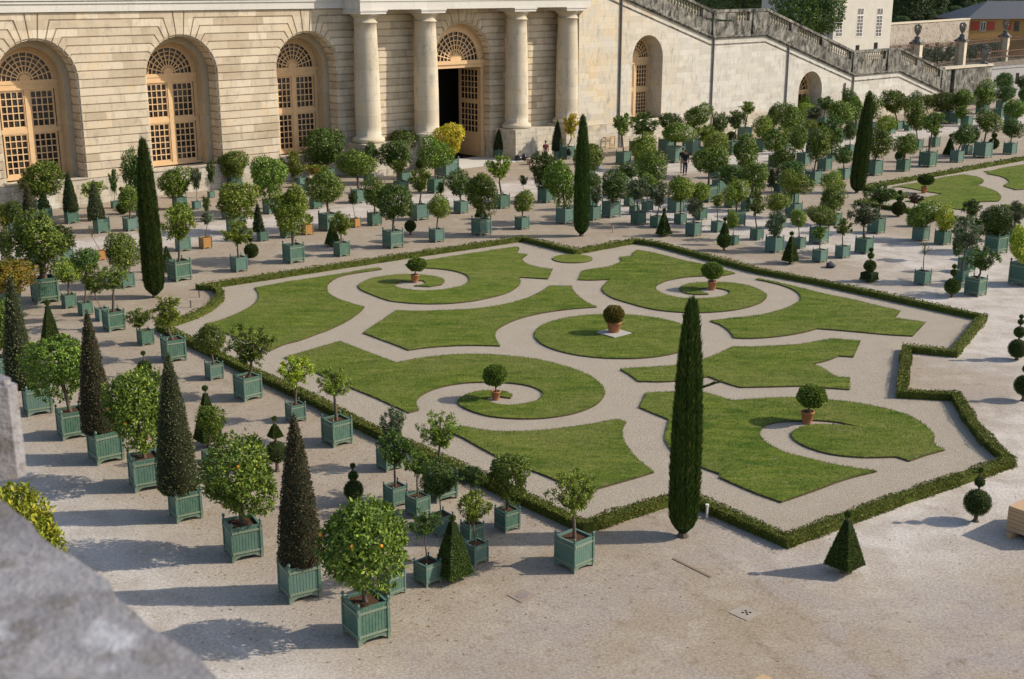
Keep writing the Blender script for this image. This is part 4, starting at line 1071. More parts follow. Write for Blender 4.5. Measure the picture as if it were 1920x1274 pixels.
# back of niches with the inner arch
def ring_face(mb, c, Ro, Ri, y, zb, n=24, flip=False):
    po = [(-Ro, zb)]+[(-Ro*cos(pi*i/n), ZS+Ro*sin(pi*i/n)) for i in range(n+1)]+[(Ro, zb)]
    pi_ = [(-Ri, zb)]+[(-Ri*cos(pi*i/n), ZS+Ri*sin(pi*i/n)) for i in range(n+1)]+[(Ri, zb)]
    v = [(c+x, y, z) for x, z in po]+[(c+x, y, z) for x, z in pi_]; k = len(po)
    mb.add(v, [(i, i+1, k+i+1, k+i) for i in range(k-1)])
def reveal(mb, c, R, y0, y1, zb, zs=ZS, n=24):
    p = [(-R, zb)]+[(-R*cos(pi*i/n), zs+R*sin(pi*i/n)) for i in range(n+1)]+[(R, zb)]
    v = [(c+x, y0, z) for x, z in p]+[(c+x, y1, z) for x, z in p]; k = len(p)
    mb.add(v, [(i, k+i, k+i+1, i+1) for i in range(k-1)])
def arch_strip(mb, c, zs, R0_, R1_, y0, y1, zb=None, n=28, a0=0, a1=pi):
    """solid arch band with optional straight jambs"""
    po = [(R1_*-cos(a0+(a1-a0)*i/n), zs+R1_*sin(a0+(a1-a0)*i/n)) for i in range(n+1)]
    pi_ = [(R0_*-cos(a0+(a1-a0)*i/n), zs+R0_*sin(a0+(a1-a0)*i/n)) for i in range(n+1)]
    if zb is not None:
        po = [(-R1_, zb)]+po+[(R1_, zb)]; pi_ = [(-R0_, zb)]+pi_+[(R0_, zb)]
    k = len(po)
    v = []
    for y in (y0, y1):
        v += [(c+x, y, z) for x, z in po]+[(c+x, y, z) for x, z in pi_]
    fs = []
    for i in range(k-1):
        fs += [(i, i+1, k+i+1, k+i), (2*k+i, 3*k+i, 3*k+i+1, 2*k+i+1), (k+i, k+i+1, 3*k+i+1, 3*k+i), (i, 2*k+i, 2*k+i+1, i+1)]
    mb.add(v, fs)
def fan(mb, c, zs, R, y, w=.035, nr=11, rings=(.30, .52, .70, .86), r0=.2):
    for i in range(1, nr):
        t = pi*i/nr; d = Vector((-cos(t), 0, sin(t))); s = Vector((sin(t), 0, cos(t)))*w
        p = Vector((c, y, zs))
        a, b = p+d*R*r0, p+d*R
        mb.add([tuple(a-s), tuple(a+s), tuple(b+s), tuple(b-s), tuple(a-s+Vector((0,.05,0))), tuple(a+s+Vector((0,.05,0))), tuple(b+s+Vector((0,.05,0))), tuple(b-s+Vector((0,.05,0)))],
               [(0,3,2,1),(0,1,5,4),(2,3,7,6),(1,2,6,5),(3,0,4,7)])
    for q in rings: arch_strip(mb, c, zs, R*q-w*.9, R*q+w*.9, y+.003, y+.045, None, 20)
    arch_strip(mb, c, zs, .001, R*r0, y-.02, y+.05, None, 12)
def grid(mb, x0, x1, z0, z1, y, nc, nrw, w=.035, edge=.06):
    for i in range(nc+1):
        x = x0+(x1-x0)*i/nc; ww = edge if i in (0, nc) else w; mb.box(x-ww, x+ww, y, y+.05, z0, z1)
    for j in range(nrw+1):
        z = z0+(z1-z0)*j/nrw; ww = edge if j in (0, nrw) else w; mb.box(x0, x1, y+.004, y+.046, z-ww, z+ww)
def arched_window(parent, org, c, y, Ro, Rg, zs, zb, zt, zm, rows=(5, 6), name='arched_window', cols=4, label=None):
    """y: face of the frame; Ro outer radius, Rg fanlight glass radius"""
    f = MB(org)
    arch_strip(f, c, zs, Rg, Rg+.10, y-.04, y+.12, None); arch_strip(f, c, zs, Rg+.10, Ro, y+.02, y+.12, zb)
    f.box(c-Ro, c+Ro, y-.06, y+.1, zs-.22, zs-.0); f.box(c-Ro+.02, c+Ro-.02, y-.02, y+.1, zt+.12, zs-.22); f.box(c-Ro, c+Ro, y-.07, y+.1, zt+.02, zt+.14)
    f.box(c-.15, c+.15, y-.05, y+.1, zb, zt+.02); f.box(c-Ro+.05, c+Ro-.05, y-.03, y+.1, zm-.13, zm+.13); f.box(c-Ro, c+Ro, y-.06, y+.12, zb, zb+.16)
    for s in (-1, 1):
        a, b = sorted((c+s*.17, c+s*(Rg+.02)))
        for z0, z1 in ((zb+.16, zm-.13), (zm+.13, zt+.02)):
            f.box(a, a+.06, y-.015, y+.08, z0, z1); f.box(b-.06, b, y-.015, y+.08, z0, z1); f.box(a, b, y-.012, y+.078, z0, z0+.09); f.box(a, b, y-.012, y+.078, z1-.07, z1)
    o = f.build(name, JOIN, parent)
    if label: o['label'] = label
    gb = MB(org); fan(gb, c, zs, Rg, y)
    for s in (-1, 1):
        a, b = sorted((c+s*.22, c+s*(Rg-.03)))
        grid(gb, a, b, zb+.30, zm-.21, y+.02, cols, rows[1], .030, .05); grid(gb, a, b, zm+.21, zt-.06, y+.02, cols, rows[0], .030, .05)
    gb.build('glazing_bars', JOIN, o)
    gl = MB(org); gl.box(c-Ro+.03, c+Ro-.03, y+.085, y+.10, zb+.03, zt); n = 24
    gl.add([(c, y+.085, zs)]+[(c-Rg*1.05*cos(pi*i/n), y+.085, zs+Rg*1.05*sin(pi*i/n)) for i in range(n+1)], [(0, i+1, i+2) for i in range(n)])
    gl.build('window_glass', GLASS, o)
for c, R in ARCH[:4]:
    m = MB(B0); ring_face(m, c, R+.06, 1.98, YF+1.1, 1.55); reveal(m, c, 1.98, YF+1.1, YF+2.1, 1.55); m.build('niche_back', PLAINST, bld)
for c, R in ARCH[:4]:
    arched_window(bld, B0, c, YF+1.88, 1.98, 1.62, ZS, 1.62, 6.92, 4.52)
# columns
for i, x in enumerate((51.0, 56.2, 65.0, 70.4)):
    m = MB(B0); b = 2.33; y = 73.0
    prof = [(1.10, b), (1.14, b+.08), (1.14, b+.22), (1.08, b+.30), (.97, b+.33), (.97, b+.38), (.92, b+.44)]
    H0 = b+.44; H1 = 10.45
    for k in range(13):
        t = k/12; prof.append((.90-.13*max(0, (t-.25)/.75)**1.6, H0+(H1-H0)*t))
    prof += [(.84, 10.47), (.84, 10.55), (.77, 10.58), (.77, 10.80), (.83, 10.84), (.83, 10.88), (.90, 10.93), (1.00, 11.02), (1.02, 11.08)]
    m.lathe(prof, (x, y), 44); sh = m.build('column', COLST, bld, True)
    try:
        for p in sh.data.polygons: p.use_smooth = abs(p.normal.z) < .9
    except Exception: pass
    m = MB(B0); m.box(x-1.08, x+1.08, y-1.04, y+1.15, 11.08, 11.26); m.box(x-1.14, x+1.14, y-1.10, y+1.15, 11.26, 11.355); m.build('abacus', WHITEST, sh)
    m = MB(B0); m.box(x-1.16, x+1.16, 71.78, YF, 0, 2.30); m.box(x-1.22, x+1.22, 71.70, YF, 0, .5); m.build('pedestal', PLINTH, sh)
for a_, b_ in ((66.16, 69.2), (52.16, 55.0)): m = MB(B0); m.box(a_, b_, 72.5, YF, 0, 2.12); m.build('pedestal_link_wall', PLINTH, bld)
# doorway
f = MB(B0); c, R, yd = 60.6, 2.8, YF+.75
arch_strip(f, c, ZS, 2.12, 2.45, yd-.02, yd+.2); arch_strip(f, c, ZS, 2.45, 2.82, yd+.02, yd+.2, 0.0)
f.box(c-2.82, c+2.82, yd-.16, yd+.2, 7.22, 7.5); f.box(c-2.8, c+2.8, yd-.06, yd+.2, 6.95, 7.22)
dfr = f.build('door_frame', JOIN, bld); gb = MB(B0); fan(gb, c, 7.5, 2.14, yd+.03, .04, 13, (.38, .54, .70, .86), .24); gb.build('glazing_bars', JOIN, dfr)
gl = MB(B0); gl.add([(c, yd+.12, 7.5)]+[(c-2.3*cos(pi*i/24), yd+.12, 7.5+2.3*sin(pi*i/24)) for i in range(25)], [(0, i+1, i+2) for i in range(24)]); gl.build('window_glass', GLASS, dfr)
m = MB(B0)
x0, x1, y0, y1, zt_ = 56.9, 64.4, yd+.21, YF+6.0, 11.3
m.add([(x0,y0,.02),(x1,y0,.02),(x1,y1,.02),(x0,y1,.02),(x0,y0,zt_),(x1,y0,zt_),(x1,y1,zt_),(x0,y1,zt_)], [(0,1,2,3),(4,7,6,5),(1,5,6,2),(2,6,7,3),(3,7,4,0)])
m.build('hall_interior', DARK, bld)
lf = MB(B0); xL = 63.05; ya, yb = yd+.15, yd+2.75    # open leaf, swung inwards
lf.box(xL, xL+.12, ya, ya+.30, .02, 6.95); lf.box(xL, xL+.12, yb-.30, yb, .02, 6.95)
for z0, z1 in ((.02, 1.9), (4.1, 4.45), (6.65, 6.95)): lf.box(xL+.002, xL+.118, ya+.3, yb-.3, z0, z1)
lf.box(xL-.03, xL, ya+.4, yb-.4, .25, 1.65)
leafo = lf.build('door_leaf', JOIN, bld); gb = MB(B0)
for z0, z1 in ((1.9, 4.1), (4.45, 6.65)):
    for i in range(1, 5): yy = ya+.3+(yb-ya-.6)*i/5; gb.box(xL+.02, xL+.1, yy-.035, yy+.035, z0, z1)
    for j in range(1, 5): zz = z0+(z1-z0)*j/5; gb.box(xL+.025, xL+.095, ya+.3, yb-.3, zz-.035, zz+.035)
gb.build('glazing_bars', JOIN, leafo); gl = MB(B0); gl.box(xL+.055, xL+.065, ya+.3, yb-.3, 1.9, 6.65); gl.build('window_glass', GLASS, leafo)
for x, z0 in ((66.2, 2.3),): pass
m = MB(B0)
m.tube((30.2-.9, YF-.15, 0), (30.2-.9, YF-.15, 0.01), .01, .01)
# door sill paving
sl_ = MB((*fl(60.6, 73.0), 0)); 
pv = MB(); q = [fl(57.6, YF+1), fl(63.6, YF+1), fl(63.9, 70.9), fl(57.2, 70.9)]; pv.slab(q, .0, .035); tag(pv.build('doorstep_paving', plain('pale_sill', (.50,.47,.42), .9, .15, .12, 3)), kind='structure')

# ---------------------------------------------------------------- staircase wall
S0 = (95.0, 72.3, 0.0); YS = 72.3
st = frame('stone_staircase', *S0, 'monumental stone stair wall with blackened balustrade stepping down beyond the columns', 'staircase')
CL = [(71.0, 13.55), (87.25, 8.60), (94.9, 8.65), (109.3, 4.42), (117.7, 4.46), (126.6, 1.90)]     # cornice line
def cz(x):
    for (a, za), (b, zb) in zip(CL[:-1], CL[1:]):
        if x <= b: return za+(zb-za)*(x-a)/(b-a)
    return CL[-1][1]
W = MB(S0)
ops = [(79.1, 1.87, 7.13, 2.1), (102.35, 1.9, 3.15, 0.0)]
brk = sorted([c_[0] for c_ in CL]+[v for c, R, zs, zb in ops for v in (c-R, c+R)])
for a, b in zip(brk[:-1], brk[1:]):
    inside = [o for o in ops if o[0]-o[1]-1e-6 <= a and b <= o[0]+o[1]+1e-6]
    if not inside: W.add([(a, YS, 0), (b, YS, 0), (b, YS, cz(b)), (a, YS, cz(a))], [(0, 1, 2, 3)])
    else:
        c, R, zs, zb = inside[0]; n = 24
        arc = [(c+R*cos(pi*i/n), YS, zs+R*sin(pi*i/n)) for i in range(n+1)]
        for i in range(n):
            p, q = arc[i], arc[i+1]; W.add([p, q, (q[0], YS, cz(q[0])), (p[0], YS, cz(p[0]))], [(0, 3, 2, 1)])
        if zb > 0: W.add([(c-R, YS, 0), (c+R, YS, 0), (c+R, YS, zb), (c-R, YS, zb)], [(0, 1, 2, 3)])
        reveal(W, c, R, YS, YS+1.6, zb, zs); 
W.add([(71.0, YS, 0), (71.0, YS+2, 0), (71.0, YS+2, 13.5), (71.0, YS, 13.5)], [(0, 1, 2, 3)])
for c, R, zs, zb in ops:
    for s in (-1, 1):                                  # back jambs beyond the reveal
        pass
W.build('stair_wall', ASHLAR, st)
# mass behind the wall (ramp body)
Bm = MB(S0); pts = [(71.0, 0)]+[(126.6, 0)]+[(x, z-.02) for x, z in CL[::-1]]
Bm.prism(pts, YS+1.75, YS+5.8); Bm.build('stair_mass', GREYST, st)
P_ = MB(S0); pl_ = [(71.0, 0), (71.0, 2.05), (87.0, 1.95), (126.6, 1.15), (126.6, 0)]
for a, b in ((71.0, 77.2), (81.0, 100.42), (104.28, 126.6)):
    za, zb = 2.08-.012*(a-71), 2.08-.012*(b-71)
    P_.prism([(a, 0), (b, 0), (b, zb), (a, za)], YS-.28, YS-.002)
P_.prism([(77.2, 0), (81.0, 0), (81.0, 1.95), (77.2, 2.0)], YS-.285, YS-.002)
P_.build('plinth', PLINTH, st)
def along(mb, y0, y1, d0, d1, xa=71.0, xb=126.6):
    """band following the stair line between offsets d0 and d1 above the cornice line"""
    xs_ = [xa]+[c_[0] for c_ in CL if xa < c_[0] < xb]+[xb]
    for a, b in zip(xs_[:-1], xs_[1:]):
        mb.prism([(a, cz(a)+d0), (b, cz(b)+d0), (b, cz(b)+d1), (a, cz(a)+d1)], y0, y1)
m = MB(S0); along(m, YS-.06, YS-.001, -.66, -.58); m.build('string_course', GREYST, st)
m = MB(S0); along(m, YS-.22, YS+.5, -.02, .12); along(m, YS-.14, YS+.4, -.12, -.02); m.build('moulding', GREYST, st)
m = MB(S0); along(m, YS-.02, YS+.55, .12, 1.32); m.build('parapet', GREYST, st)
m = MB(S0); along(m, YS-.10, YS+.62, 2.10, 2.33); m.build('handrail', GREYST, st)
posts = [(85.9, 90.5), (92.4, 93.0), (93.0, 95.2), (98.7, 99.8), (103.7, 104.9), (108.8, 109.5), (109.5, 111.6), (114.95, 115.5), (115.5, 117.7), (121.1, 122.4), (125.9, 126.6)]
for a, b in posts:
    m = MB(S0); m.prism([(a, cz(a)+1.32), (b, cz(b)+1.32), (b, cz(b)+2.10), (a, cz(a)+2.10)], YS-.04, YS+.56)
    if b-a < 2.5 and (a in (88.9, 92.4, 114.95, 85.9, 108.8)): pass
    m.build('baluster_pier', GREYST, st)
for x_ in (87.45, 93.0, 109.25, 115.45, 126.4): # dark full-height buttress edges
    m = MB(S0); m.box(x_-.17, x_+.17, YS-.14, YS-.045, cz(x_)+.1, cz(x_)+2.28); m.build('pilaster_strip', GREYST, st)
bal = MB(); bal.lathe([(.10, 0), (.10, .07), (.05, .11), (.10, .24), (.115, .32), (.06, .52), (.045, .62), (.09, .68), (.09, .80)], n=10); BAL = bal.mesh('baluster', COLST, True)
gaps = [(76.5, 80.6), (81.3, 85.9), (90.5, 92.4), (95.2, 98.7), (99.8, 103.7), (104.9, 108.8), (111.6, 114.95), (117.7, 121.1), (122.4, 125.9)]
nb_ = 0
for a, b in gaps:
    k = max(1, int((b-a)/.36))
    for i in range(k):
        x_ = a+(b-a)*(i+.5)/k
        if nb_ >= 100: break
        o = link('baluster', BAL, st, (x_-S0[0], YS+.26-S0[1], cz(x_)+1.31)); o['group'] = 'stone balusters along the stairs'; nb_ += 1
arched_window(st, S0, 79.1, YS+1.45, 1.88, 1.52, 7.13, 2.12, 6.55, 4.45)
dd_ = MB(S0); c = 102.35; y = YS+1.4; arch_strip(dd_, c, 3.15, 1.55, 1.9, y, y+.15, 0); dd_.box(c-1.9, c+1.9, y-.02, y+.15, 2.95, 3.2)
dd_.box(c-1.55, c+1.55, y+.02, y+.12, 0, 1.2); 
for s in (-1.55, -.08, 1.40): dd_.box(c+s, c+s+.16, y+.01, y+.13, 0, 2.95)
for s in (-.75, .75): dd_.box(c+s-.12, c+s+.12, y+.012, y+.11, 1.2, 2.95)
for z in (1.2, 2.0, 2.85): dd_.box(c-1.55, c+1.55, y+.014, y+.108, z-.06, z+.06)
dobj = dd_.build('arched_door', JOIN, st); gb = MB(S0); fan(gb, c, 3.15, 1.56, y+.04, .03, 8, (.5, .8), .1); gb.build('glazing_bars', JOIN, dobj)
gl = MB(S0); gl.box(c-1.5, c+1.5, y+.13, y+.14, 1.0, 2.95); gl.add([(c, y+.13, 3.15)]+[(c-1.6*cos(pi*i/16), y+.13, 3.15+1.6*sin(pi*i/16)) for i in range(17)], [(0, i+1, i+2) for i in range(16)]); gl.build('window_glass', GLASS, dobj)
for x_, ztop in ((75.7, cz(75.7)), (87.5, cz(87.5)-.1), (98.4, cz(98.4)+.3), (108.0, 3.7), (109.4, 4.3)):
    m = MB(S0); m.tube((x_, YS-.10, ztop), (x_, YS-.10, 2.0), .075, .075, 8); m.tube((x_, YS-.12, 2.2), (x_, YS-.42, 1.7), .08, .08, 8); m.tube((x_, YS-.42, 1.7), (x_, YS-.42, 0), .085, .085, 8)
    m.build('drainpipe', PIPE, st)
# end wall with urn
e0 = (131.5, 72.3, 0)
ew = frame('garden_wall', *e0, 'grey streaked wall joining the foot of the stairs, carrying a flower urn', 'wall')
m = MB(e0); m.box(126.6, 128.1, YS-.05, YS+.6, 0, 4.2); m.box(129.0, 137.0, YS-.05, YS+.6, 0, 4.2); m.box(128.1, 129.0, YS+.4, YS+.9, 0, 4.2); m.build('wall_face', GREYST, ew)
m = MB(e0); m.box(126.6, 137.1, YS-.15, YS+.7, 4.2, 4.45); m.build('coping', COLST, ew)
def urn_mesh(name='flower_urn'):
    m = MB(); m.lathe([(.36, 0), (.36, .12), (.20, .18), (.12, .32), (.16, .38), (.30, .55), (.40, .80), (.44, 1.0), (.50, 1.05), (.46, 1.12)], n=18)
    b = MB(); r = random.Random(4)
    for i in range(70):
        d = rv(r); c = Vector((d.x*.42, d.y*.42, 1.38+d.z*.38)); b.sphere(tuple(c), r.uniform(.06, .12), 6, 4)
    return m.mesh('urn_bowl', GREYST, True), b.mesh('carved_flowers', GREYST)
UB, UFm = urn_mesh()
def urn(x, y, z, sc, label):
    r_ = empty('flower_urn', (x, y, z), 0, label, 'urn', 'stone urns filled with carved flowers'); a = link('urn_bowl', UB, r_); b = link('carved_flowers', UFm, r_)
    a.scale = b.scale = (sc, sc, sc)
X, Y = fl(135.6, 72.5)
urn(X, Y, 4.45, 1.15, 'stone urn of carved flowers on the low wall at the foot of the stairs')

# ---------------------------------------------------------------- beyond the wall: gate piers, railings, white house, yellow house
piers = [(G(1719, 83, 4.2), 'leftmost of the three gate piers'), (G(1803, 78, 4.2), 'middle of the three gate piers'), (G(1884, 70, 4.2), 'rightmost of the three gate piers')]
gd = (Vector(piers[2][0])-Vector(piers[0][0])).normalized()
for (px_, py_), lab in piers:
    r_ = empty('gate_pier', (px_, py_, 0), RZ+.25, 'pale square stone gate pier with grey cap, '+lab, 'gate pier', 'stone gate piers of the railings')
    m = MB(); m.box(-.75, .75, -.75, .75, 0, 4.2); m.build('shaft', COLST, r_)
    m = MB(); m.box(-.95, .95, -.95, .95, 4.2, 4.5); m.lathe([(1.15, 4.5), (.5, 5.0), (.45, 5.2)], n=4, ang=pi/4); m.build('cap', GREYST, r_)
    urn(px_, py_, 5.15, 1.15, 'large urn of carved flowers on the '+lab)
RUST = plain('rusty_iron_cresting', (.13,.07,.045), .8, .2, .3, 4)
def railing(p, q, h, label, crest=.9):
    p, q = Vector(p), Vector(q); d = (q-p).normalized(); L_ = (q-p).length
    r_ = empty('iron_railing', (p.x, p.y, 0), atan2(d.y, d.x), label, 'railing'); m = MB()
    n = int(L_/.28)
    for i in range(n+1): x = L_*i/n; m.box(x-.018, x+.018, -.018, .018, 0, h)
    m.box(0, L_, -.04, .04, .3, .38); m.box(0, L_, -.04, .04, h-.08, h); m.build('bars', IRON, r_)
    m = MB()
    m.box(0, L_, -.05, .05, h, h+.06); m.box(0, L_, -.05, .05, h+crest*.55, h+crest*.62)
    for i in range(int(L_/.5)):
        x = L_*(i+.5)/int(L_/.5); m.tube((x-.2, 0, h), (x+.2, 0, h+crest*.6), .035, .035, 4); m.tube((x+.2, 0, h), (x-.2, 0, h+crest*.6), .035, .035, 4); m.tube((x, 0, h+crest*.6), (x, 0, h+crest), .05, .01, 4)
    m.build('cresting', RUST, r_)
a = [Vector(p[0]) for p in piers]
railing(a[0]-gd*28, a[0]-gd*1.0, 3.6, 'iron railing with rusty cresting left of the first gate pier')
railing(a[0]+gd*1.0, a[1]-gd*1.0, 3.6, 'iron railing with rusty cresting between the left and middle gate piers')
railing(a[1]+gd*1.0, a[2]-gd*1.0, 3.6, 'iron railing with rusty cresting between the middle and right gate piers')
railing(a[2]+gd*1.0, a[2]+gd*14, 3.6, 'iron railing with rusty cresting right of the last gate pier')
# grey wall right of the stair end
q0, q1 = Vector(fl(137.2, 74.0)), Vector(fl(175, 74.0)); dW = (q1-q0).normalized()
gw = empty('boundary_wall', (*q0, 0), RZ, 'plain grey wall with a small dark opening behind the distant trees', 'wall'); m = MB(); m.box(0, 40, 0, .6, 0, 3.6); m.box(-.1, 40, -.1, .7, 3.6, 3.8); m.build('wall_face', plain('grey_render', (.30,.29,.28), .9, .15, .3, 1.2), gw)
m = MB(); m.box(9.0, 9.8, -.03, -.004, 1.6, 2.9); m.build('dark_opening', DARK, gw)
railing(q0+Vector((-.3, .3)), q0+dW*36, 4.9, 'tall iron railing with rusty cresting above the grey wall', 1.2)

WHW = plain('limewashed_wall', (.50,.465,.395), .9, .15, .14, .8)
SLATE = plain('slate_roof', (.065,.068,.078), .6, .3, .2, 3)
WFR = plain('white_window_paint', (.62,.60,.57), .6)
# white house
az2 = radians(50); D2 = 175.0
rr_ = ray(1670, 60); k = D2/rr_[1]; HX, HY = rr_[0]*k, D2
wh = empty('white_house', (HX, HY, 0), pi/2-az2, 'tall white plastered house with long multi-pane windows behind the stairs', 'house')
m = MB(); m.box(-13, 0, 0, 12, 0, 12.2); m.build('wall', WHW, wh)
m = MB(); m.box(-13.1, .10, -.12, 0, 3.55, 3.8); m.box(-13.1, .2, -.25, 12, 12.2, 12.5); m.box(-13.2, .3, -.4, 12, 12.5, 12.9); m.build('cornice', WHITEST, wh)
m = MB(); m.box(-13, 0, 0, 12, 12.9, 15.5); m.build('attic', WHW, wh)
def hx(px, y_=60):   # house-local x where the pixel column meets the facade
    d = ray(px, y_); c, s = sin(az2), cos(az2)
    # point t*d = (HX,HY)+u*(c,s)
    det = d[0]*(-s)-d[1]*(-c); t = (HX*(-s)-HY*(-c))/det; u = ((t*d[0]-HX)*c+(t*d[1]-HY)*s); return u, t
for px_ in (1573, 1611, 1647):
    u, t = hx(px_); zt = EYE+ray(px_, 15)[2]*hx(px_, 15)[1]; zb = EYE+ray(px_, 68)[2]*hx(px_, 68)[1]; w = .72
    f = MB(); f.box(u-w-.08, u+w+.08, -.05, .06, zb-.1, zb); f.box(u-w, u-w+.1, -.02, .05, zb, zt); f.box(u+w-.1, u+w, -.02, .05, zb, zt); f.box(u-w, u+w, -.018, .05, zt-.1, zt)
    f.box(u-.05, u+.05, -.03, .05, zb, zt); f.box(u-w, u+w, -.025, .05, zb+(zt-zb)*.72, zb+(zt-zb)*.76)
    for j in range(1, 7): z = zb+(zt-zb)*.72*j/6; f.box(u-w, u+w, -.015, .04, z-.03, z+.03)
    for s in (-.5, .5): f.box(u+s*w-.02, u+s*w+.02, -.012, .04, zb, zt)
    fo = f.build('window', WFR, wh); gl = MB(); gl.box(u-w, u+w, -.008, -.003, zb, zt); gl.build('pane', GLASS, fo)
for px_, z0, z1, w in ((1608, 85, 95, .4), (1642, 80, 97, .42)):
    u, t = hx(px_, 85); zt = EYE+ray(px_, z0)[2]*t; zb = EYE+ray(px_, z1)[2]*t; gl = MB(); gl.box(u-w, u+w, -.03, -.004, zb, zt); gl.build('small_window', DARK, wh)
# rubble wall + terrace
t = NT('rubble_stone', .95, .1); v = t.coord(); vo = t.new('ShaderNodeTexVoronoi'); t.l.new(v, vo.inputs['Vector']); vo.inputs['Scale'].default_value = 2.6
t.color(t.mix(t.ramp(t.noise(v, .5, 4), .4, .65), t.mix(vo.outputs['Distance'], (.40,.34,.27), (.17,.14,.11)), (.36,.31,.26))); t.bump(vo.outputs['Distance'], .8, .1); RUB = t.m
p0 = ray(1668, 50); p1 = ray(1818, 40); A0 = Vector((p0[0], p0[1]))*(205/p0[1]); A1 = Vector((p1[0], p1[1]))*(235/p1[1]); dd2 = (A1-A0).normalized()
zt0 = EYE+p0[2]*0+ray(1668, 47)[2]*205/ray(1668, 47)[1]; zt1 = EYE+ray(1818, 37)[2]*235/ray(1818, 37)[1]
rw = empty('rubble_wall', (*A0, 0), atan2(dd2.y, dd2.x), 'rough brown rubble retaining wall below the hedge', 'wall'); L_ = (A1-A0).length
m = MB(); m.prism([(-8, 0), (L_, 0), (L_, zt1), (-8, zt0)], 0, 1); m.build('wall_face', RUB, rw); m = MB(); m.prism([(-8, zt0), (L_, zt1), (L_, zt1+.25), (-8, zt0+.25)], -.15, 1.1); m.build('coping', COLST, rw)
# yellow house
ry_ = ray(1815, 40); D3 = 236; Q = Vector((ry_[0], ry_[1]))*(D3/ry_[1]); vx = ray(3000, -25); az3 = atan2(vx[0], vx[1]+0)
OCH = plain('ochre_wall', (.33,.20,.075), .85, .15, .08, 1); RED = plain('red_shutter_paint', (.30,.045,.03), .7)
s3 = D3/FPX*1.0
yh = empty('yellow_house', (*Q, 0), radians(10), 'low ochre house with red shutters and hipped slate roof', 'house')
zE = EYE+ray(1850, 36)[2]*D3/ray(1850, 36)[1]; zA = EYE+ray(1890, 2)[2]*(D3+5)/ray(1890, 2)[1]
m = MB(); m.box(0, 7.6, 0, 12, 0, zE); m.build('wall', OCH, yh); m = MB(); m.box(7.62, 20, 1.0, 12, 0, zE+.02); m.build('side_wing', OCH, yh)
m = MB(); o_ = .6
m.add([(-o_, -o_, zE), (20, -o_+.3, zE), (20, 12+o_, zE), (-o_, 12+o_, zE), (6.8, 5.5, zA), (16, 5.5, zA)], [(0, 1, 5, 4), (1, 2, 5), (2, 3, 4, 5), (3, 0, 4), (0, 3, 2, 1)]); m.build('roof', SLATE, yh)
for x0_, x1_, lab in ((.7, 2.3, RED), (3.9, 5.4, RED)):
    m = MB(); m.box(x0_, x1_, -.08, -.01, zE-2.0, zE-.5); m.build('shutter', RED, yh)
m = MB(); m.box(2.6, 3.6, -.06, -.01, zE-2.2, zE-.5); fo = m.build('window', WFR, yh); m = MB(); m.box(2.7, 3.0, -.09, -.065, zE-2.1, zE-.6); m.box(3.15, 3.5, -.09, -.065, zE-2.1, zE-.6); m.build('pane', GLASS, fo)
m = MB(); m.box(8.6, 9.3, .9, .99, zE-2.1, zE-.5); m.build('shutter', RED, yh); m = MB(); m.box(10.0, 11.0, .9, .99, zE-2.3, zE-.5); m.build('window', GLASS, yh)
# hillside and trees behind
hm = MB(); n = 16
t = NT('wooded_slope', .95, .05); v = t.coord(); t.color(t.mix(t.noise(v, .12, 6, .7), (.012,.025,.008), (.05,.075,.022))); t.bump(t.noise(v, .5, 5, .7), 1.0, 1.5)
for i in range(n):
    x0_, x1_ = -60+i*30, -30+i*30
    hm.add([(x0_, 262, -1), (x1_, 262, -1), (x1_, 300, 9), (x0_, 300, 9), (x1_, 520, 40), (x0_, 520, 40)], [(0, 1, 2, 3), (3, 2, 4, 5)])
tag(hm.build('hill', t.m), kind='structure')
BIG = ball_crown(99, 2600, 6, .085); BIG2 = ball_crown(98, 2200, 6, .09)
def big_tree(px, py, D, rxp, ryp, mat, label, me=BIG, group=None):
    d = ray(px, py); X, Y, Z = d[0]*D/d[1], D, EYE+d[2]*D/d[1]; k = D/FPX*1.04
    r_ = empty('broadleaf_tree', (X, Y, 0), 0, label, 'tree', group); c = link('crown', me, r_, (0, 0, Z), mat); c.scale = (rxp*k, rxp*k, ryp*k); c.rotation_euler = (0, 0, px)
    t_ = MB(); t_.lathe([(.5, 0), (.32, 1), (.25, max(2, Z))], n=8); t_.build('trunk', BARK, r_)
big_tree(1517, 18, 160, 58, 52, LEAF['d'], 'large dark evergreen tree beside the white house')
g_ = 'trees filling the slope behind the houses'
for px_, py_, D_, a_, b_, l_ in [(1395, -12, 190, 52, 26, 'dark tree above the upper stair landing'), (1330, -22, 200, 40, 30, 'dark tree at the top edge above the balustrade'), (1455, -18, 215, 40, 30, 'dark tree behind the large evergreen'),
        (1700, 10, 250, 40, 40, 'dark tree beside the corner of the white house'), (1745, -8, 262, 38, 38, 'dark tree above the rubble wall, second from the white house'), (1800, 0, 265, 42, 42, 'dark tree above the middle of the rubble wall'),
        (1850, -14, 275, 46, 40, 'dark tree rising left of the slate roof'), (1910, -24, 290, 55, 40, 'dark tree behind the ridge of the slate roof'), (1770, -40, 300, 60, 50, 'tall dark tree at the top right of the view')]:
    big_tree(px_, py_, D_, a_, b_, WOODS, l_, BIG2, g_)
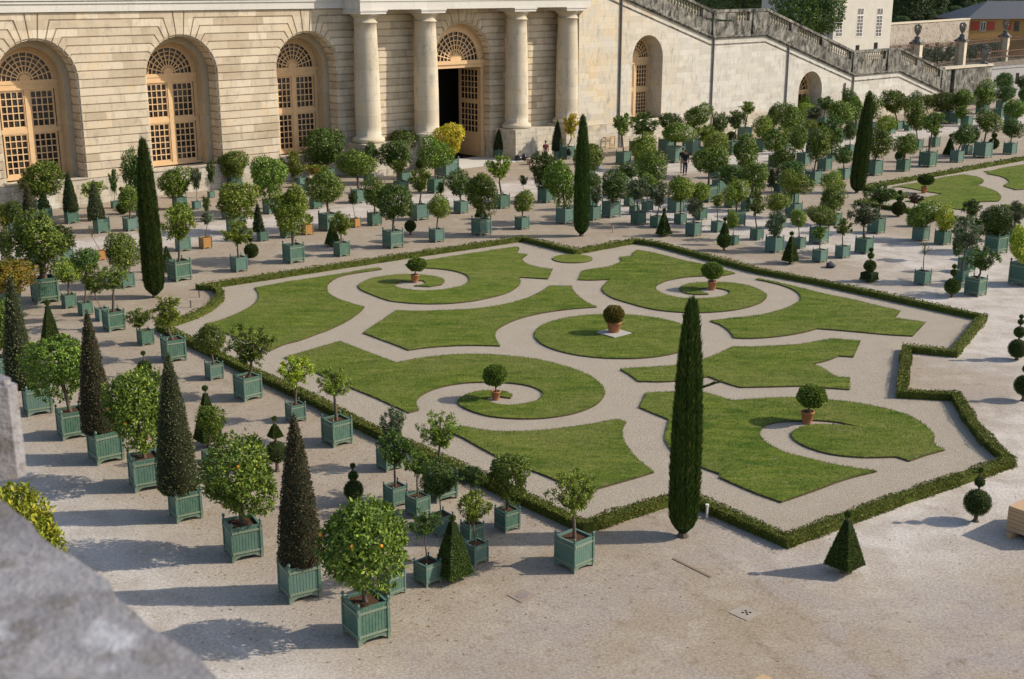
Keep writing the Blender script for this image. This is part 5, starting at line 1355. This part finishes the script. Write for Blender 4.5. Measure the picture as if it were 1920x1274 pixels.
for i, (px_, py_, rx_, ry_2) in enumerate([(1690, 40, 16, 10), (1712, 36, 16, 12), (1738, 32, 18, 14), (1765, 30, 17, 14), (1790, 26, 16, 15), (1812, 20, 15, 17)]):
    d = ray(px_, py_); D = 243+i*3; r_ = empty('hedge_shrub', (d[0]*D/d[1], D, 0), 0, ['leafy shrub above the rubble wall beside the white house', 'second leafy shrub above the rubble wall', 'third leafy shrub above the rubble wall', 'fourth leafy shrub above the rubble wall', 'fifth leafy shrub above the rubble wall', 'leafy shrub above the rubble wall beside the slate roof'][i], 'shrub', 'shrubs above the rubble wall')
    k = D/FPX; Z = EYE+d[2]*D/d[1]; c = link('crown', BALLS[0][i % 4], r_, (0, 0, Z), WOODS); c.scale = (rx_*k, rx_*k, ry_2*k)
    t_ = MB(); t_.lathe([(.2, 0), (.1, Z)], n=6); t_.build('stem', BARK, r_)
WFL = leaf_mat('white_flowering_shrub', (.05,.08,.03), (.12,.16,.06), (.55,.55,.48), .84)
for i in range(9):
    p = a[0].lerp(a[2], (i-1.2)/7.5)+Vector((1.5, 5.5)); r_ = empty('flowering_shrub', (p.x, p.y, 0), 0, 'white-flowering shrub behind the iron railing, %s of nine' % (ORD[i] + (' from left' if i else '')), 'shrub', 'white flowering shrubs behind the railings')
    c = link('crown', AIRY[0][i % 3][0], r_, (0, 0, 1.9), WFL); c.scale = (2.6, 2.6, 1.9); c.rotation_euler = (0, 0, i)

# ---------------------------------------------------------------- people and small things
def skin_mesh(name, chain, mat, parent):
    """chain: list of (list of (x,y,z,r)) limbs sharing start index via tuple (parent_limb, idx)"""
    vs, es, rs = [], [], []
    for pts, root_ in chain:
        prev = root_
        for (x, y, z, r) in pts:
            vs.append((x, y, z)); rs.append(r); i = len(vs)-1
            if prev is not None: es.append((prev, i))
            prev = i
    me = bpy.data.meshes.new(name); me.from_pydata(vs, es, []); o = link(name, me, parent)
    sm = o.modifiers.new('skin', 'SKIN'); me.materials.append(mat)
    for i, r in enumerate(rs):
        r2 = r if isinstance(r, tuple) else (r, r); me.skin_vertices[0].data[i].radius = r2; me.skin_vertices[0].data[i].use_root = (i == 0)
    sb = o.modifiers.new('sub', 'SUBSURF'); sb.levels = 1; sb.render_levels = 1; return o
SKIN = plain('skin', (.32,.19,.13), .6); HAIR = plain('dark_hair', (.02,.015,.012), .6); BLK = plain('black_cloth', (.018,.018,.022), .85); NVY = plain('dark_trousers', (.022,.026,.04), .85); KHK = plain('beige_trousers', (.30,.25,.20), .85)
def person(px, py, facing, label, shirt, trousers, bag=True, h=1.78):
    X, Y = G(px, py); r_ = empty('person', (X, Y, 0), facing, label, 'person'); s = h/1.78
    S_ = lambda pts: [(x*s, y*s, z*s, (q*s if not isinstance(q, tuple) else tuple(v*s for v in q))) for x, y, z, q in pts]
    chain = [(S_([(0,0,.95,(.14,.10)), (0,0,1.15,(.13,.09)), (0,0,1.38,(.17,.10)), (0,0,1.48,.07), (0,0.0,1.56,.055), (0,.01,1.66,.085), (0,.01,1.73,.075)]), None)]
    n = 7
    chain.append((S_([(.18,0,1.42,.06), (.23,-.02,1.15,.045), (.22,.08,.92,.035), (.21,.12,.84,.03)]), 2))
    chain.append((S_([(-.18,0,1.42,.06), (-.24,.02,1.15,.045), (-.24,.0,.92,.035), (-.23,.02,.84,.03)]), 2))
    chain.append((S_([(.09,0,.88,.09), (.10,.12,.50,.06), (.10,-.02,.10,.045), (.10,.10,.04,.04)]), 0))
    chain.append((S_([(-.09,0,.88,.09), (-.10,-.04,.50,.06), (-.10,-.18,.12,.045), (-.10,-.08,.04,.04)]), 0))
    skin_mesh('body', chain, SKIN, r_)
    skin_mesh('shirt', [(S_([(0,0,.92,(.165,.125)), (0,0,1.15,(.155,.115)), (0,0,1.38,(.19,.125)), (0,0,1.47,(.10,.09))]), None), (S_([(.19,0,1.42,.078), (.235,-.02,1.2,.062)]), 2), (S_([(-.19,0,1.42,.078), (-.24,.02,1.2,.062)]), 2)], shirt, r_)
    skin_mesh('trousers', [(S_([(0,0,.97,(.155,.12)), (0,0,.88,(.16,.12))]), None), (S_([(.09,0,.80,.10), (.10,.12,.50,.078), (.10,-.02,.13,.062)]), 1), (S_([(-.09,0,.80,.10), (-.10,-.04,.50,.078), (-.10,-.18,.15,.062)]), 1)], trousers, r_)
    m = MB(); m.sphere((0, -.012*s, 1.715*s), .098*s, 12, 8, 1.05); m.build('hair', HAIR, r_, True)
    for sx in (-.1, .1):
        m = MB(); m.box((sx-.045)*s, (sx+.045)*s, (.0 if sx > 0 else -.18)*s, (.17 if sx > 0 else .0)*s, 0, .07*s); m.build('shoe', BLK, r_)
    if bag: m = MB(); m.sphere((0, -.2*s, 1.22*s), .16*s, 12, 8, 1.5); m.build('backpack', BLK, r_, True)
person(1284, 329, radians(180), 'person in black with backpack walking on the path, nearer of two', BLK, NVY)
person(1279.5, 324.5, radians(175), 'person in black shirt and beige trousers walking half hidden behind the other', BLK, KHK)
person(1023, 304, radians(200), 'person with dark hair behind a round tree by the column pedestal', plain('dark_red_top', (.10,.02,.025), .8), NVY, False, 1.6)
def lump(name, px, py, w, h, mat, label, cat, n=9, seed=0):
    X, Y = G(px, py); k = 1/ppm(Y); m = MB(); r = random.Random(seed)
    prof = [(.6, 0), (.95, .15), (1, .4), (.8, .7), (.35, .9), (.12, .97), (.2, 1.06)]
    m.lathe([(w/2*k*a_, h*k*z) for a_, z in prof], n=n)
    m.v = [(x*(1+.16*sin(z*31/(h*k)+x*9)), y*(1+.2*cos(x*14/(w*k)+seed)), z) for x, y, z in m.v]
    o = m.build(name, mat, None, True); o.location = (X, Y, 0); tag(o, label, cat); return o
PLAS = plain('black_bin_bag', (.012,.013,.018), .25, .6)
lump('rubbish_bag', 972, 302, 14, 12, PLAS, 'shiny black rubbish bag against the column pedestal, left one', 'bag', 14, 1)
lump('rubbish_bag', 983, 301.5, 9.5, 14, PLAS, 'shiny black rubbish bag against the column pedestal, right one', 'bag', 14, 2)
lump('dark_bundle', 1557, 502, 18, 11, plain('grey_netting', (.06,.06,.075), .8, .2, .5, 30), 'crumpled dark netting bundle lying behind the long hedge', 'bundle', 16, 3)
lump('plastic_sheet', 1119, 318, 24, 8, plain('white_plastic', (.65,.67,.70), .4, .4), 'crumpled white plastic sheet on the path behind a round tree', 'sheet', 16, 4)
X, Y = G(1063, 299); lump('jacket', 1066.5, 300.5, 10, 14, BLK, 'dark jacket hanging against the planter of the golden tree', 'jacket', 10, 5)
bpy.data.objects['jacket'].location.z = hgt(Y, 299)-0+0.35
X, Y = G(996, 309); m = MB((0, 0, 0)); m.obox((0, 0), E, .55, .4, 0, .42); m.obox((0, 0), E, .6, .45, .42, .46); o = m.build('carton', plain('pinkish_carton', (.48,.33,.27), .9), None); o.location = (X, Y, 0); tag(o, 'small pinkish box on the ground between round trees near the columns', 'box')
X, Y = G(93, 391); r_ = empty('stone_pedestal', (X, Y, 0), RZ, 'white stone pedestal standing by the wall under the first window', 'pedestal'); m = MB(); m.box(-.45, .45, -.35, .35, 0, .22); m.box(-.28, .28, -.24, .24, .22, .95); m.box(-.36, .36, -.30, .30, .95, 1.06); m.build('block', WHITEST, r_)
for px_, py_, lab in ((1139, 279, 'left'), (1160, 274, 'right')):
    X, Y = G(px_, py_); r_ = empty('wooden_trestle', (X, Y, 0), RZ, 'slatted timber frame standing by the plinth, %s of two' % lab, 'frame', 'timber frames by the plinth'); m = MB()
    for x_ in (-.55, 0, .55):
        for y_ in (-.3, .3): m.box(x_-.04, x_+.04, y_-.04, y_+.04, 0, 1.05)
    m.build('posts', LUMBER, r_)
    m = MB()
    for z in (.15, .9):
        for y_ in (-.3, .3): m.box(-.51, .51, y_-.055, y_-.041, z, z+.09)
        for x_ in (-.55, .55): m.box(x_-.055, x_-.041, -.26, .26, z, z+.09)
    m.build('rails', LUMBER, r_)
Xa, Ya = G(957, 299); Pq = MB(); Pq.tube((0, 0, 0), (.55, .35, 2.0), .08, .07, 8); o = Pq.build('leaning_pole', plain('grey_pipe', (.25,.24,.23), .6), None); o.location = (Xa, Ya, 0); tag(o, 'grey pipe leaning on the column pedestal', 'pole')
for px_, py_, h, lab in ((1149, 437, .32, 'small brown marker post between the second cypress and the pyramid'), (374, 558, .28, 'short dark post inside the rounded hedge corner, left one'), (358, 577, .3, 'short dark post beside the rounded hedge corner, right one'), (1325, 972, .38, 'small white marker stake beside the near cypress')):
    X, Y = G(px_, py_); m = MB(); m.lathe([(.03, 0), (.03, h*.85), (.045, h*.86), (.045, h)], n=8); o = m.build('marker_post', LUMBER if py_ < 500 else (PIPE if py_ < 700 else WFR), None); o.location = (X, Y, 0); tag(o, lab, 'post')
# covers in the gravel
X, Y = G(979, 1118); m = MB(); m.obox((0, 0), E, .46, .46, 0, .012); o = m.build('access_cover', plain('rusty_steel_plate', (.26,.20,.16), .8, .3, .3, 10), None); o.location = (X, Y, .002); tag(o, 'small square rusty cover set in the gravel', 'cover'); m = MB(); m.lathe([(.14, .012), (.14, .016)], n=20); m.build('round_lid', plain('worn_lid', (.22,.185,.16), .6), o)
X, Y = G(1397, 1150); m = MB(); m.obox((0, 0), E, .50, .50, 0, .010); o = m.build('drain_slab', plain('grey_stone_slab', (.30,.262,.215), .95, .1, .3, 4), None); o.location = (X, Y, .002); tag(o, 'grey stone drain slab with five round holes', 'drain'); m = MB()
for a_, b_ in ((0, 0), (.1, 0), (-.1, 0), (0, .1), (0, -.1)): m.lathe([(.028, .012), (.028, .0145)], (a_*.8+.03, b_*.8), 12)
m.build('drain_holes', DARK, o)
p, q = Vector(G(1262, 1048)), Vector(G(1333, 1083)); m = MB(); dv = (q-p); m.obox((0, 0), tuple(dv.normalized()), dv.length, .07, 0, .015); o = m.build('ground_strip', plain('rusty_strip', (.20,.14,.10), .9), None); o.location = (*((p+q)/2), 0); tag(o, 'thin rusty strip sunk in the gravel near the yew pyramid', 'strip')
# timber crate
X, Y = G(1901, 1018); r_ = empty('timber_crate', (X+.9, Y+.5, 0), RZ-.05, 'stack of raw timber boards on a skid at the right edge', 'crate'); m = MB()
for i in range(6): m.box(-.75+.004*(i % 2), .75, -.55+.01*(i % 3), .55, .14+i*.105, .14+(i+1)*.105-.008)
m.build('boards', LUMBER, r_); m = MB(); m.box(-.9, .6, -.45, -.33, 0, .135); m.box(-.9, .6, .33, .45, 0, .135); m.build('skids', LUMBER, r_)
X, Y = G(1428, 1274); m = MB(); m.obox((0, 0), E, .3, .18, 0, .05); o = m.build('timber_offcut', LUMBER, None); o.location = (X, Y-.05, 0); tag(o, 'small piece of timber at the bottom edge', 'timber')

# ---------------------------------------------------------------- parapet by the camera
def lichen():
    t = NT('lichen_stone', .9, .15); v = t.coord(); big = t.noise(v, 5, 5, .65); mid = t.noise(v, 16, 5, .7); fine = t.noise(v, 70, 4, .7)
    c = t.mix(t.ramp(big, .35, .65), (.155,.145,.150), (.31,.295,.300)); c = t.mix(t.math('MULTIPLY', t.ramp(mid, .50, .62), .65), c, (.125,.105,.085))
    c = t.mix(t.math('MULTIPLY', t.ramp(t.noise(v, 11, 3, .6), .60, .70), .6), c, (.52,.52,.54)); c = t.mix(t.math('MULTIPLY', t.ramp(t.noise(v, 7.7, 4, .6), .66, .70), .8), c, (.50,.26,.05))
    t.color(c); t.bump(t.math('ADD', mid, fine), .6, .01); return t.m
LICH = lichen()
zt = EYE-.55
p = Vector(G(-300, 700, zt)); a0 = Vector(G(0, 936, zt)); a1 = Vector(G(408, 1274, zt)); d = (a1-a0).normalized(); nrm = Vector((d.y, -d.x)); 
if nrm.x > 0: nrm = -nrm
r_ = empty('stone_parapet', (*a0, 0), 0, 'weathered lichen-covered stone coping blurred in the near left corner', 'parapet')
pts = [a0-d*.50, a1+d*1.2, a1+d*1.2+nrm*1.5, a0-d*.50+nrm*1.5]; m = MB((a0.x, a0.y, 0)); k = 60; rnd = random.Random(9)
edge = []
for i in range(k+1):
    q = pts[0].lerp(pts[1], i/k); edge.append(q-nrm*(rnd.uniform(-.004, .006)+.004*sin(i*1.3)))
poly = [tuple(e) for e in edge]+[tuple(pts[2]), tuple(pts[3])]
m.slab(poly, zt-.16, zt); m.build('coping', LICH, r_)
pts2 = [pts[0]+nrm*.1, pts[1]+nrm*.1, pts[2], pts[3]]; m = MB((a0.x, a0.y, 0)); m.slab([tuple(v_) for v_ in pts2], 0, zt-.161); m.build('wall', COLST, r_)
# pier cap further along
dC = 2.3; rc = ray(36, 712); cxy = Vector((rc[0]-.004, rc[1]))*(dC/rc[1]); ztc = EYE+rc[2]*dC/rc[1]; zbc = EYE+ray(52, 893)[2]*dC/ray(52, 893)[1]
r_ = empty('stone_pier', (cxy.x-.6, cxy.y+.35, 0), 0, 'grey stone pier cap spotted with orange lichen, blurred at the left edge', 'pier')
m = MB((cxy.x-.6, cxy.y+.35, 0)); x1_, y0_ = cxy.x, cxy.y
m.slab([(x1_-.95, y0_-.40), (x1_-.01, y0_-.012), (x1_, y0_+.01), (x1_-.75, y0_+.62), (x1_-1.6, y0_+.3)], zbc, ztc-.012); m.slab([(x1_-.94, y0_-.385), (x1_-.02, y0_-.002), (x1_-.012, y0_+.012), (x1_-.75, y0_+.60), (x1_-1.58, y0_+.3)], ztc-.012, ztc); m.build('cap', LICH, r_)
m = MB((cxy.x-.6, cxy.y+.35, 0)); m.box(x1_-1.15, x1_-.62, y0_-.05, y0_+.35, 0, zbc); m.build('shaft', COLST, r_)

# ---------------------------------------------------------------- grass blades and fallen leaves
import numpy as np
def inside(P, poly):
    x, y = P[:, 0], P[:, 1]; c = np.zeros(len(P), bool); n = len(poly); j = n-1
    for i in range(n):
        xi, yi = poly[i]; xj, yj = poly[j]
        if yi != yj: c ^= ((yi > y) != (yj > y)) & (x < (xj-xi)*(y-yi)/(yj-yi)+xi)
        j = i
    return c
def blades(name, P, mat, z, L, W, rng, label, cat, kind='stuff', flat=False):
    n = len(P); a = rng.uniform(0, 2*np.pi, n); ln = rng.uniform(.6, 1.3, n)*L; tilt = rng.uniform(.3, 1.2, n) if not flat else np.full(n, 1.45)
    dx, dy = np.cos(a)*np.sin(tilt)*ln, np.sin(a)*np.sin(tilt)*ln; dz = np.cos(tilt)*ln
    sx, sy = -np.sin(a)*W/2, np.cos(a)*W/2
    V = np.empty((n, 4, 3)); V[:, 0] = np.c_[P[:, 0]-sx, P[:, 1]-sy, np.full(n, z)]; V[:, 1] = np.c_[P[:, 0]+sx, P[:, 1]+sy, np.full(n, z)]
    V[:, 2] = np.c_[P[:, 0]+dx+sx*.4, P[:, 1]+dy+sy*.4, z+dz]; V[:, 3] = np.c_[P[:, 0]+dx-sx*.4, P[:, 1]+dy-sy*.4, z+dz+(.004 if flat else 0)]
    me = bpy.data.meshes.new(name); me.vertices.add(n*4); me.vertices.foreach_set('co', V.ravel()); me.loops.add(n*4); me.loops.foreach_set('vertex_index', np.arange(n*4))
    me.polygons.add(n); me.polygons.foreach_set('loop_start', np.arange(n)*4); me.update(calc_edges=True); me.validate(); me.materials.append(mat)
    o = link(name, me); o['kind'] = kind; o['label'] = label; o['category'] = cat; return o
rng = np.random.default_rng(3); pts_ = []
for poly in LP:
    q = np.array(poly); lo_, hi_ = q.min(0), q.max(0); hi_[0] = min(hi_[0], 60); ar = np.prod(hi_-lo_)
    if ar <= 0: continue
    dist = hypot(*(q.mean(0))); dn = 420 if dist < 42 else (300 if dist < 55 else 120)
    C_ = rng.uniform(lo_, hi_, (int(ar*dn), 2)); pts_.append(C_[inside(C_, poly)])
    k_ = int(len(poly)); e_ = []
    for i in range(k_):
        p, w = q[i], q[(i+1) % k_]; L_ = np.hypot(*(w-p)); m_ = int(L_*70)
        if m_: t_ = rng.random((m_, 1)); e_.append(p+(w-p)*t_+rng.normal(0, .018, (m_, 2)))
    pts_.append(np.concatenate(e_))
t = NT('grass_blades', .7, .15); v = t.coord('Object'); isl = t.island()
rot = t.new('ShaderNodeMapping'); rot.inputs['Rotation'].default_value = (0, 0, .25); rot.inputs['Scale'].default_value = (.45, 1.6, 1); t.l.new(v, rot.inputs[0]); q_ = rot.outputs[0]
mid = t.noise(q_, 1.3, 6, .72, .5); st = t.noise(q_, 4.0, 5, .75, .6); dry = t.noise(v, 1.1, 6, .75)
c = t.mix(t.ramp(mid, .40, .60), (.060,.118,.010), (.190,.215,.034))
c = t.mix(t.math('MULTIPLY', t.ramp(dry, .54, .66), .75), c, (.34,.285,.125))
c = t.mix(t.math('MULTIPLY', t.ramp(st, .47, .56), .60), c, t.mix(1.0, c, (.42,.60,.36), 'MULTIPLY'))
c = t.mix(t.math('MULTIPLY', isl, .5), c, t.mix(1.0, c, (.55,.62,.45), 'MULTIPLY')); c = t.mix(t.math('GREATER_THAN', isl, .93), c, (.36,.31,.13)); t.color(c); BLADE = t.m
cs = Vector(G(1151, 628)); P = np.concatenate(pts_); e_ = np.abs((P[:, 0]-cs.x)*E[0]+(P[:, 1]-cs.y)*E[1]); n_ = np.abs((P[:, 0]-cs.x)*N[0]+(P[:, 1]-cs.y)*N[1]); P = P[~((e_ < .5) & (n_ < .5))]
blades('grass', P, BLADE, .045, .055, .012, rng, 'short mown grass blades covering the lawn beds', 'grass')
trees_ = [o for o in scene.objects if o.parent is None and o.name.startswith(('potted_tree', 'potted_cone'))]
F_ = []
for o in trees_:
    d_ = hypot(o.location.x, o.location.y)
    if d_ < 75:
        m_ = 26 if d_ < 45 else 12; F_.append(np.array([o.location.x, o.location.y])+rng.normal(0, .75, (m_, 2)))
F_.append(rng.uniform((-8, 18), (16, 34), (420, 2))); F_ = np.concatenate(F_)
ok_ = ~inside(F_, HP)
FALL = leaf_mat('fallen_leaf', (.10,.065,.03), (.30,.22,.08), (.40,.34,.12), .7, .05, .8)
blades('fallen_leaves', F_[ok_], FALL, .008, .055, .032, rng, 'small dry leaves fallen on the gravel under the trees', 'fallen leaves', 'stuff', True)
